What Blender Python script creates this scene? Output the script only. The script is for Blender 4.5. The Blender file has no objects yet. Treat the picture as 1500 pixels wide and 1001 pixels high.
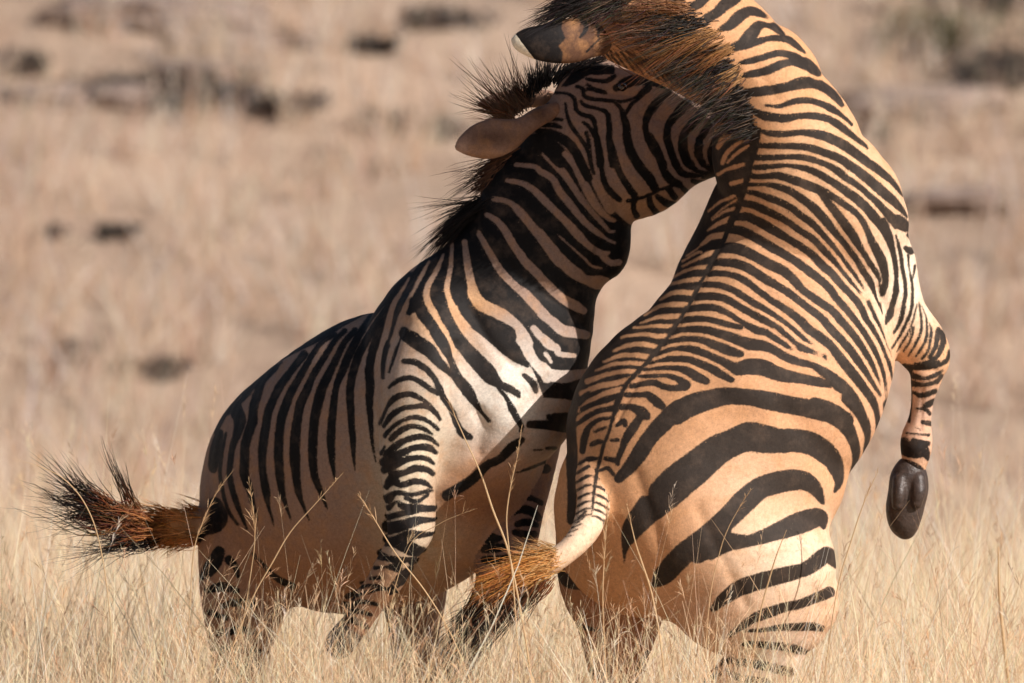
import bpy, math, random
import numpy as np
from mathutils import Vector
from mathutils.bvhtree import BVHTree

random.seed(7)
RNG = np.random.default_rng(11)
scene = bpy.context.scene
COL = scene.collection
R = math.radians

# ------------------------------------------------------------------ camera, sky, sun, exposure
CAM_D, CAM_Z, AIM_Z = 40.0, 2.2, 1.249
cam_data = bpy.data.cameras.new('camera')
cam = bpy.data.objects.new('camera', cam_data)
COL.objects.link(cam)
cam.location = (0.0, -CAM_D, CAM_Z)
aim = Vector((0.0, 0.0, AIM_Z)) - cam.location
cam.rotation_euler = aim.to_track_quat('-Z', 'Y').to_euler()
cam_data.sensor_width = 36.0
cam_data.lens = 36.0 * aim.length / 2.5
cam_data.clip_start = 0.5
cam_data.clip_end = 2000.0
cam_data.dof.use_dof = True
cam_data.dof.focus_distance = 39.95
cam_data.dof.aperture_fstop = 5.0
scene.camera = cam

SUN_AZ, SUN_EL = 54.0, 33.0          # degrees: azimuth to the right of the line back to the camera
to_sun = Vector((math.sin(R(SUN_AZ)) * math.cos(R(SUN_EL)), -math.cos(R(SUN_AZ)) * math.cos(R(SUN_EL)), math.sin(R(SUN_EL))))
world = bpy.data.worlds.new('World')
scene.world = world
world.use_nodes = True
wn = world.node_tree
wn.nodes.clear()
sky = wn.nodes.new('ShaderNodeTexSky')
sky.sky_type = 'NISHITA'
sky.sun_disc = False
sky.sun_elevation = R(SUN_EL)
sky.sun_rotation = math.atan2(to_sun.x, to_sun.y)
sky.dust_density = 2.0
bg = wn.nodes.new('ShaderNodeBackground')
bg.inputs['Strength'].default_value = 0.05
wo = wn.nodes.new('ShaderNodeOutputWorld')
wn.links.new(sky.outputs[0], bg.inputs['Color'])
wn.links.new(bg.outputs[0], wo.inputs['Surface'])
sun_d = bpy.data.lights.new('sun', 'SUN')
sun_d.energy = 4.8
sun_d.angle = R(0.5)
sun_d.color = (1.0, 0.92, 0.86)
sun = bpy.data.objects.new('sun', sun_d)
COL.objects.link(sun)
sun.location = (20, -20, 30)
sun.rotation_euler = to_sun.to_track_quat('Z', 'Y').to_euler()
vs = scene.view_settings
vs.view_transform = 'Standard'
vs.look = 'None'
vs.gamma = 1.0
vs.use_curve_mapping = False
vs.exposure = 0.3

# ------------------------------------------------------------------ small helpers
def srgb(r, g, b):
    f = lambda c: (c / 12.92 if c <= .04045 else ((c + .055) / 1.055) ** 2.4)
    return (f(r / 255), f(g / 255), f(b / 255))

def tag(o, label=None, cat=None, group=None, kind=None):
    if label: o['label'] = label
    if cat: o['category'] = cat
    if group: o['group'] = group
    if kind: o['kind'] = kind
    return o

def empty(name, loc=(0, 0, 0)):
    o = bpy.data.objects.new(name, None)
    o.location = loc
    o.empty_display_size = 0.1
    COL.objects.link(o)
    return o

def mesh_from(name, verts, faces, mat=None, parent=None, smooth=True, quads=None):
    """faces: python list, or an (n,4)/(n,3) int array in quads"""
    me = bpy.data.meshes.new(name)
    verts = np.asarray(verts, dtype=np.float32)
    if quads is not None:
        q = np.asarray(quads, dtype=np.int32)
        n, k = q.shape
        me.vertices.add(len(verts)); me.vertices.foreach_set('co', verts.ravel())
        me.loops.add(n * k); me.loops.foreach_set('vertex_index', q.ravel())
        me.polygons.add(n)
        me.polygons.foreach_set('loop_start', np.arange(0, n * k, k, dtype=np.int32))
        me.polygons.foreach_set('loop_total', np.full(n, k, dtype=np.int32))
        me.update(calc_edges=True)
    else:
        me.from_pydata(verts.tolist(), [], faces)
        me.update()
    if smooth:
        me.polygons.foreach_set('use_smooth', np.ones(len(me.polygons), dtype=bool))
    if mat: me.materials.append(mat)
    o = bpy.data.objects.new(name, me)
    COL.objects.link(o)
    if parent: o.parent = parent
    return o

def col_attr(me, name, rgb):
    a = me.attributes.new(name, 'FLOAT_COLOR', 'POINT')
    rgba = np.ones((len(rgb), 4), dtype=np.float32)
    rgba[:, :3] = rgb
    a.data.foreach_set('color', rgba.ravel())

def flt_attr(me, name, v):
    a = me.attributes.new(name, 'FLOAT', 'POINT')
    a.data.foreach_set('value', np.asarray(v, dtype=np.float32))

# ------------------------------------------------------------------ node helpers
def new_mat(name):
    m = bpy.data.materials.new(name)
    m.use_nodes = True
    nt = m.node_tree
    nt.nodes.clear()
    out = nt.nodes.new('ShaderNodeOutputMaterial')
    bs = nt.nodes.new('ShaderNodeBsdfPrincipled')
    nt.links.new(bs.outputs[0], out.inputs[0])
    return m, nt, bs, out

def nd(nt, t, **kw):
    n = nt.nodes.new(t)
    for k, v in kw.items():
        if k.startswith('i_'):
            n.inputs[k[2:]].default_value = v
        else:
            setattr(n, k, v)
    return n

def noise(nt, vec, scale, detail=3.0, rough=0.55):
    n = nd(nt, 'ShaderNodeTexNoise')
    n.inputs['Scale'].default_value = scale
    n.inputs['Detail'].default_value = detail
    n.inputs['Roughness'].default_value = rough
    nt.links.new(vec, n.inputs['Vector'])
    return n.outputs[0]

def math_n(nt, op, a, b=None, c=None, clamp=False):
    n = nd(nt, 'ShaderNodeMath', operation=op, use_clamp=clamp)
    for i, v in enumerate((a, b, c)):
        if v is None: continue
        if isinstance(v, (int, float)): n.inputs[i].default_value = v
        else: nt.links.new(v, n.inputs[i])
    return n.outputs[0]

def mix_c(nt, fac, a, b, blend='MIX'):
    n = nd(nt, 'ShaderNodeMix', data_type='RGBA', blend_type=blend)
    for sock, v in ((n.inputs[0], fac), (n.inputs[6], a), (n.inputs[7], b)):
        if isinstance(v, (int, float)): sock.default_value = v
        elif isinstance(v, tuple): sock.default_value = (*v, 1.0) if len(v) == 3 else v
        else: nt.links.new(v, sock)
    return n.outputs[2]

def ramp(nt, fac, stops):
    n = nd(nt, 'ShaderNodeValToRGB')
    el = n.color_ramp.elements
    while len(el) > 1: el.remove(el[-1])
    el[0].position = stops[0][0]; el[0].color = (*stops[0][1], 1)
    for p, c in stops[1:]:
        e = el.new(p); e.color = (*c, 1)
    nt.links.new(fac, n.inputs[0])
    return n.outputs[0]
# ------------------------------------------------------------------ animal modelling: one smooth body from swept muscles
# animals are drawn on a side elevation sheet, 600 units to the metre: x right, y down (ground at 1250), d = depth away
PXM = 600.0
GROUND = 1250.0

def catmull(P, n):
    P = np.asarray(P, float)
    if len(P) == 1: return P
    A = np.vstack([2 * P[0] - P[1], P, 2 * P[-1] - P[-2]])
    out = []
    for i in range(1, len(A) - 2):
        p0, p1, p2, p3 = A[i - 1], A[i], A[i + 1], A[i + 2]
        for t in np.linspace(0, 1, n, endpoint=False):
            out.append(.5 * ((2 * p1) + (-p0 + p2) * t + (2 * p0 - 5 * p1 + 4 * p2 - p3) * t * t + (-p0 + 3 * p1 - 3 * p2 + p3) * t ** 3))
    out.append(A[-2])
    return np.array(out)

def chain_sections(secs, n=4):
    """secs rows: Lx Ly Rx Ry depth_radius depth_centre -> centres, axes, radii"""
    S = catmull(secs, n)
    L, Rr = S[:, 0:2], S[:, 2:4]
    c = np.column_stack([(L + Rr) / 2, S[:, 5]])
    dv = Rr - L
    ra = np.maximum(np.linalg.norm(dv, axis=1) / 2, 1.0)
    a = np.column_stack([dv / (2 * ra)[:, None], np.zeros(len(S))])
    rb = np.maximum(S[:, 4], 1.0)
    tv = np.gradient(c, axis=0) if len(c) > 1 else np.array([[0, 0, 1.0]])
    tv /= np.linalg.norm(tv, axis=1, keepdims=True) + 1e-9
    if len(c) > 1:      # a slanted pair of outline points spans the tube obliquely
        ra = ra * np.maximum(np.linalg.norm(a - (a * tv).sum(1, keepdims=True) * tv, axis=1), .5)
    return c, a, ra, rb, tv

def seg_dist(P, c0, c1, a0, a1, ra0, ra1, rb0, rb1, t0=None, t1=None):
    """approximate distance from points P (n,3) to an elliptic tube segment"""
    t = c1 - c0
    ln = np.linalg.norm(t)
    if ln < 1e-6: t = np.array([0, 0, 1.0]); ln = 1.0; h = np.zeros(len(P))
    else:
        t = t / ln
        h = np.clip((P - c0) @ t / ln, 0, 1)
    hh = h[:, None]
    q = P - c0 - hh * (c1 - c0)
    if t0 is None: t0 = t1 = t
    tm = t0 * (1 - hh) + t1 * hh
    tm /= np.linalg.norm(tm, axis=1, keepdims=True)
    am = a0 * (1 - hh) + a1 * hh
    am = am - (am * tm).sum(1, keepdims=True) * tm
    am /= np.linalg.norm(am, axis=1, keepdims=True) + 1e-9
    b = np.cross(tm, am)
    ra = ra0 + (ra1 - ra0) * h
    rb = rb0 + (rb1 - rb0) * h
    re = np.minimum(ra, rb)
    u, v, w = (q * am).sum(1), (q * b).sum(1), (q * tm).sum(1)
    k0 = np.sqrt((u / ra) ** 2 + (v / rb) ** 2 + (w / re) ** 2)
    k1 = np.sqrt((u / ra ** 2) ** 2 + (v / rb ** 2) ** 2 + (w / re ** 2) ** 2) + 1e-9
    return np.where(k0 < 1e-3, -re, k0 * (k0 - 1) / k1)

FAR = 45.0
def chain_dist(P, ch):
    c, a, ra, rb, tv = ch
    d = np.full(len(P), FAR)
    if len(c) == 1:
        return np.minimum(d, seg_dist(P, c[0], c[0], a[0], a[0], ra[0], ra[0], rb[0], rb[0], tv[0], tv[0]))
    for i in range(len(c) - 1):
        m = max(ra[i], ra[i + 1], rb[i], rb[i + 1]) + FAR
        lo = np.minimum(c[i], c[i + 1]) - m
        hi = np.maximum(c[i], c[i + 1]) + m
        k = np.all((P >= lo) & (P <= hi), axis=1)
        if k.any():
            d[k] = np.minimum(d[k], seg_dist(P[k], c[i], c[i + 1], a[i], a[i + 1], ra[i], ra[i + 1], rb[i], rb[i + 1], tv[i], tv[i + 1]))
    return d

def smin(a, b, k):
    h = np.maximum(k - np.abs(a - b), 0) / k
    return np.minimum(a, b) - h * h * k / 4

def surface_nets(F, lo, st):
    nx, ny, nz = F.shape
    ins = F < 0
    cs = np.zeros((nx - 1, ny - 1, nz - 1), np.int8)
    offs = [(i, j, k) for i in (0, 1) for j in (0, 1) for k in (0, 1)]
    for o in offs:
        cs += ins[o[0]:nx - 1 + o[0], o[1]:ny - 1 + o[1], o[2]:nz - 1 + o[2]]
    act = (cs > 0) & (cs < 8)
    idx = np.argwhere(act)
    vid = np.full(act.shape, -1, np.int32)
    vid[act] = np.arange(len(idx))
    acc = np.zeros((len(idx), 3)); cnt = np.zeros(len(idx))
    I, J, K = idx.T
    for ax in range(3):
        for o1 in (0, 1):
            for o2 in (0, 1):
                o = [o1, o2]; o.insert(ax, 0)
                p = F[I + o[0], J + o[1], K + o[2]]
                e = o.copy(); e[ax] = 1
                q = F[I + e[0], J + e[1], K + e[2]]
                cr = (p < 0) != (q < 0)
                t = np.where(cr, p / np.where(np.abs(p - q) < 1e-9, 1, p - q), 0)
                pos = np.array(o, float) + np.zeros((len(idx), 3))
                pos[:, ax] += t
                acc[cr] += pos[cr]; cnt[cr] += 1
    V = (idx + acc / cnt[:, None]) * st + lo
    quads = []
    for ax in range(3):
        u, v = [(1, 2), (2, 0), (0, 1)][ax]
        sl0 = [slice(None)] * 3; sl1 = [slice(None)] * 3
        sl0[ax] = slice(0, -1); sl1[ax] = slice(1, None)
        a, b = ins[tuple(sl0)], ins[tuple(sl1)]
        for flip, m in ((False, a & ~b), (True, ~a & b)):
            e = np.argwhere(m)
            e = e[(e[:, u] > 0) & (e[:, v] > 0) & (e[:, u] < F.shape[u] - 1) & (e[:, v] < F.shape[v] - 1)]
            def cell(du, dv):
                c = e.copy(); c[:, u] -= du; c[:, v] -= dv
                return vid[c[:, 0], c[:, 1], c[:, 2]]
            q = np.column_stack([cell(0, 0), cell(1, 0), cell(1, 1), cell(0, 1)])
            quads.append(q[:, ::-1] if flip else q)
    return V, np.vstack(quads)

def build_body(chains, step=5.0):
    """chains: list of (chain, blend). Returns vertices and quads on the sheet (x, y, d)."""
    los, his = [], []
    for ch, k in chains:
        c, a, ra, rb, tv = ch
        m = np.maximum(ra, rb)[:, None] + 12
        los.append((c - m).min(0)); his.append((c + m).max(0))
    lo = np.min(los, 0) - step; hi = np.max(his, 0) + step
    n = np.ceil((hi - lo) / step).astype(int) + 1
    ax = [lo[i] + step * np.arange(n[i]) for i in range(3)]
    F = np.full(n, FAR)
    for ch, k in chains:
        c, a, ra, rb, tv = ch
        m = np.maximum(ra, rb)[:, None] + FAR
        l2 = np.maximum(((c - m).min(0) - lo) // step, 0).astype(int)
        h2 = np.minimum(((c + m).max(0) - lo) // step + 2, n).astype(int)
        sub = tuple(slice(l2[i], h2[i]) for i in range(3))
        G = np.full(tuple(h2 - l2), FAR)
        g = [ax[i][l2[i]:h2[i]] for i in range(3)]
        for i in range(max(len(c) - 1, 1)):
            j = min(i + 1, len(c) - 1)
            mm = max(ra[i], ra[j], rb[i], rb[j]) + FAR
            s0 = [np.searchsorted(g[q], min(c[i][q], c[j][q]) - mm) for q in range(3)]
            s1 = [np.searchsorted(g[q], max(c[i][q], c[j][q]) + mm) for q in range(3)]
            if any(s1[q] <= s0[q] for q in range(3)): continue
            X, Y, Z = np.meshgrid(*[g[q][s0[q]:s1[q]] for q in range(3)], indexing='ij')
            P = np.column_stack([X.ravel(), Y.ravel(), Z.ravel()])
            d = seg_dist(P, c[i], c[j], a[i], a[j], ra[i], ra[j], rb[i], rb[j], tv[i], tv[j]).reshape(X.shape)
            ss = tuple(slice(s0[q], s1[q]) for q in range(3))
            G[ss] = np.minimum(G[ss], d)
        F[sub] = np.where(G < FAR, smin(F[sub], G, k), F[sub])
    return surface_nets(F, lo, step)

def lap_smooth(V, Q, it=2, lam=0.5):
    e = np.vstack([Q[:, [0, 1]], Q[:, [1, 2]], Q[:, [2, 3]], Q[:, [3, 0]]])
    cnt = np.bincount(e.ravel(), minlength=len(V)).astype(float)
    for s in range(it):
        l = lam if s % 2 == 0 else -lam * 0.94
        acc = np.zeros_like(V)
        for q in range(3):
            acc[:, q] = np.bincount(e[:, 0], V[e[:, 1], q], len(V)) + np.bincount(e[:, 1], V[e[:, 0], q], len(V))
        V = V + l * (acc / cnt[:, None] - V)
    return V

def subdivide(V, Q):
    """one linear-cubic split of a quad mesh (Catmull-Clark)"""
    nV = len(V)
    fc = V[Q].mean(1)
    e = np.vstack([Q[:, [0, 1]], Q[:, [1, 2]], Q[:, [2, 3]], Q[:, [3, 0]]])
    es = np.sort(e, axis=1)
    key = es[:, 0].astype(np.int64) * nV + es[:, 1]
    uk, inv = np.unique(key, return_inverse=True)
    ue = np.column_stack([uk // nV, uk % nV])
    f_of = np.tile(np.arange(len(Q)), 4)
    fs = np.zeros((len(uk), 3)); fn = np.bincount(inv, minlength=len(uk))
    for q in range(3): fs[:, q] = np.bincount(inv, fc[f_of, q], len(uk))
    mid = V[ue].mean(1)
    ep = np.where((fn == 2)[:, None], (V[ue].sum(1) + fs) / (2 + np.maximum(fn, 1))[:, None], mid)
    val = np.bincount(Q.ravel(), minlength=nV).astype(float)
    Fa = np.zeros((nV, 3)); Ea = np.zeros((nV, 3)); ec = np.bincount(ue.ravel(), minlength=nV).astype(float)
    for q in range(3):
        Fa[:, q] = np.bincount(Q.ravel(), np.repeat(fc[:, q], 4), nV) / np.maximum(val, 1)
        Ea[:, q] = (np.bincount(ue[:, 0], mid[:, q], nV) + np.bincount(ue[:, 1], mid[:, q], nV)) / np.maximum(ec, 1)
    n = np.maximum(val, 3)[:, None]
    Vn = (Fa + 2 * Ea + (n - 3) * V) / n
    NV = np.vstack([Vn, ep, fc])
    m = len(Q)
    E = [nV + inv[i * m:(i + 1) * m] for i in range(4)]
    Fi = nV + len(uk) + np.arange(m)
    NQ = np.vstack([np.column_stack([Q[:, 0], E[0], Fi, E[3]]), np.column_stack([Q[:, 1], E[1], Fi, E[0]]),
                    np.column_stack([Q[:, 2], E[2], Fi, E[1]]), np.column_stack([Q[:, 3], E[3], Fi, E[2]])])
    return NV, NQ

# ------------------------------------------------------------------ coat patterns on the elevation sheet
X0, Y0, WX, HY = -40, -260, 1600, 1540
class Coat:
    def __init__(self):
        self.sd = np.full((HY, WX), 16.0, np.float32)
    def _stroke(self, pts):
        S = catmull(pts, 5)
        D = {}
        x_lo, y_lo = (S[:, :2] - S[:, 2:3]).min(0) - 20
        x_hi, y_hi = (S[:, :2] + S[:, 2:3]).max(0) + 20
        i0, i1 = max(int(x_lo - X0), 0), min(int(x_hi - X0) + 1, WX)
        j0, j1 = max(int(y_lo - Y0), 0), min(int(y_hi - Y0) + 1, HY)
        if i1 <= i0 or j1 <= j0: return None
        d = np.full((j1 - j0, i1 - i0), 16.0, np.float32)
        for k in range(max(len(S) - 1, 1)):
            p, q = S[k], S[min(k + 1, len(S) - 1)]
            m = max(p[2], q[2]) / 2 + 17
            a0, a1 = max(int(min(p[0], q[0]) - m - X0), i0), min(int(max(p[0], q[0]) + m - X0) + 1, i1)
            b0, b1 = max(int(min(p[1], q[1]) - m - Y0), j0), min(int(max(p[1], q[1]) + m - Y0) + 1, j1)
            if a1 <= a0 or b1 <= b0: continue
            X, Y = np.meshgrid(np.arange(a0, a1) + X0, np.arange(b0, b1) + Y0)
            dx, dy = q[0] - p[0], q[1] - p[1]
            l2 = dx * dx + dy * dy + 1e-9
            h = np.clip(((X - p[0]) * dx + (Y - p[1]) * dy) / l2, 0, 1)
            dd = np.hypot(X - p[0] - h * dx, Y - p[1] - h * dy) - np.maximum(p[2] + (q[2] - p[2]) * h, .5) / 2
            ss = (slice(b0 - j0, b1 - j0), slice(a0 - i0, a1 - i0))
            d[ss] = np.minimum(d[ss], dd)
        return (slice(j0, j1), slice(i0, i1)), d
    def dark(self, pts):
        r = self._stroke(pts)
        if r: self.sd[r[0]] = np.minimum(self.sd[r[0]], r[1])
    def light(self, pts):
        r = self._stroke(pts)
        if r: self.sd[r[0]] = np.maximum(self.sd[r[0]], -r[1])
    def poly(self, pts, dark=True):
        P = np.asarray(pts, float)
        i0, i1 = int(P[:, 0].min() - X0) - 16, int(P[:, 0].max() - X0) + 17
        j0, j1 = int(P[:, 1].min() - Y0) - 16, int(P[:, 1].max() - Y0) + 17
        i0, j0, i1, j1 = max(i0, 0), max(j0, 0), min(i1, WX), min(j1, HY)
        X, Y = np.meshgrid(np.arange(i0, i1) + X0 + .0, np.arange(j0, j1) + Y0 + .0)
        d = np.full(X.shape, 1e9); ins = np.zeros(X.shape, bool)
        for k in range(len(P)):
            p, q = P[k], P[(k + 1) % len(P)]
            dx, dy = q - p
            h = np.clip(((X - p[0]) * dx + (Y - p[1]) * dy) / (dx * dx + dy * dy + 1e-9), 0, 1)
            d = np.minimum(d, np.hypot(X - p[0] - h * dx, Y - p[1] - h * dy))
            c = (p[1] > Y) != (q[1] > Y)
            if dy != 0: ins ^= c & (X < p[0] + dx * (Y - p[1]) / dy)
        s = np.clip(np.where(ins, -d, d), -16, 16)
        ss = (slice(j0, j1), slice(i0, i1))
        self.sd[ss] = np.minimum(self.sd[ss], s) if dark else np.maximum(self.sd[ss], -s)
    def draw(self, text):
        """D dark stroke, L pale stroke, P/Q dark/pale field, G/g spaced dark stripes (g: same stripe as the last), E closes a spaced set"""
        grp = None
        for line in text.strip().splitlines():
            tk = line.split()
            if not tk or tk[0].startswith('#'): continue
            op = tk[0]
            if op == 'E':
                if grp is not None:
                    s1, s2, i1 = grp
                    s = np.maximum(s1, 2.3 - np.maximum(s2 - s1, 0) / 2)
                    self.sd = np.minimum(self.sd, s)
                grp = None
                continue
            ox, oy, sc = 0.0, 0.0, 1.0
            pts = []
            for t in tk[1:]:
                if t.startswith('@'):
                    ox, oy = [float(v) for v in t[1:].split(',')]; sc = .16
                else:
                    v = [float(q) for q in t.split(',')]
                    pts.append((ox + v[0] * sc, oy + v[1] * sc) + ((v[2] * sc,) if len(v) > 2 else ()))
            if op == 'D': self.dark(pts)
            elif op == 'L': self.light(pts)
            elif op in 'PQ': self.poly(pts, op == 'P')
            else:
                if grp is None:
                    grp = [np.full_like(self.sd, 16), np.full_like(self.sd, 16), np.full(self.sd.shape, -1, np.int16)]
                    gid = 0
                if op == 'G': gid += 1
                r = self._stroke(pts)
                if not r: continue
                ss, d = r
                s1, s2, i1 = grp[0][ss], grp[1][ss], grp[2][ss]
                same = i1 == gid
                closer = d < s1
                n2 = np.where(same, s2, np.where(closer, s1, np.minimum(s2, d)))
                n1 = np.where(closer, d, s1)
                grp[2][ss] = np.where(closer, gid, i1)
                grp[0][ss] = n1; grp[1][ss] = n2
    def sample(self, x, y):
        fx = np.clip(x - X0, 0, WX - 2); fy = np.clip(y - Y0, 0, HY - 2)
        i, j = fx.astype(int), fy.astype(int)
        u, v = fx - i, fy - j
        s = self.sd
        return (s[j, i] * (1 - u) + s[j, i + 1] * u) * (1 - v) + (s[j + 1, i] * (1 - u) + s[j + 1, i + 1] * u) * v

class Relief:
    """muscle, bone and crease lines raised or sunk into a body: x,y,width strokes with a height"""
    def __init__(self, text):
        self.h = np.zeros((HY, WX), np.float32)
        for line in text.strip().splitlines():
            tk = line.split()
            if not tk or tk[0].startswith('#'): continue
            amp = float(tk[0])
            S = catmull([[float(v) for v in t.split(',')] for t in tk[1:]], 6)
            wmax = S[:, 2].max()
            i0, i1 = max(int(S[:, 0].min() - 1.5 * wmax - X0), 0), min(int(S[:, 0].max() + 1.5 * wmax - X0) + 1, WX)
            j0, j1 = max(int(S[:, 1].min() - 1.5 * wmax - Y0), 0), min(int(S[:, 1].max() + 1.5 * wmax - Y0) + 1, HY)
            X, Y = np.meshgrid(np.arange(i0, i1) + X0, np.arange(j0, j1) + Y0)
            best = np.zeros(X.shape, np.float32)
            for k in range(max(len(S) - 1, 1)):
                p, q = S[k], S[min(k + 1, len(S) - 1)]
                dx, dy = q[0] - p[0], q[1] - p[1]
                h = np.clip(((X - p[0]) * dx + (Y - p[1]) * dy) / (dx * dx + dy * dy + 1e-9), 0, 1)
                d = np.hypot(X - p[0] - h * dx, Y - p[1] - h * dy) / (np.maximum(p[2] + (q[2] - p[2]) * h, 1) * .5)
                best = np.maximum(best, np.exp(-d * d * 1.4))
            self.h[j0:j1, i0:i1] += amp * best
    def sample(self, x, y):
        i = np.clip(x - X0, 0, WX - 1).astype(int); j = np.clip(y - Y0, 0, HY - 1).astype(int)
        return self.h[j, i]

def vert_normals(V, Q):
    n = np.cross(V[Q[:, 2]] - V[Q[:, 0]], V[Q[:, 3]] - V[Q[:, 1]])
    N = np.zeros_like(V)
    for c in range(4):
        for q in range(3): N[:, q] += np.bincount(Q[:, c], n[:, q], len(V))
    return N / (np.linalg.norm(N, axis=1, keepdims=True) + 1e-12)

def blend_regions(x, y, regions, base):
    """coat colour that drifts over the body, some light and shade painted in: (x, y, radius, colour, strength)"""
    c = np.tile(np.array(base, float), (len(x), 1))
    for (rx, ry, rr, colr, st) in regions:
        rr = rr if isinstance(rr, tuple) else (rr, rr)
        w = np.exp(-(((x - rx) / rr[0]) ** 2 + ((y - ry) / rr[1]) ** 2)) * st
        c = c * (1 - w[:, None]) + np.array(colr, float) * w[:, None]
    return c
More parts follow.
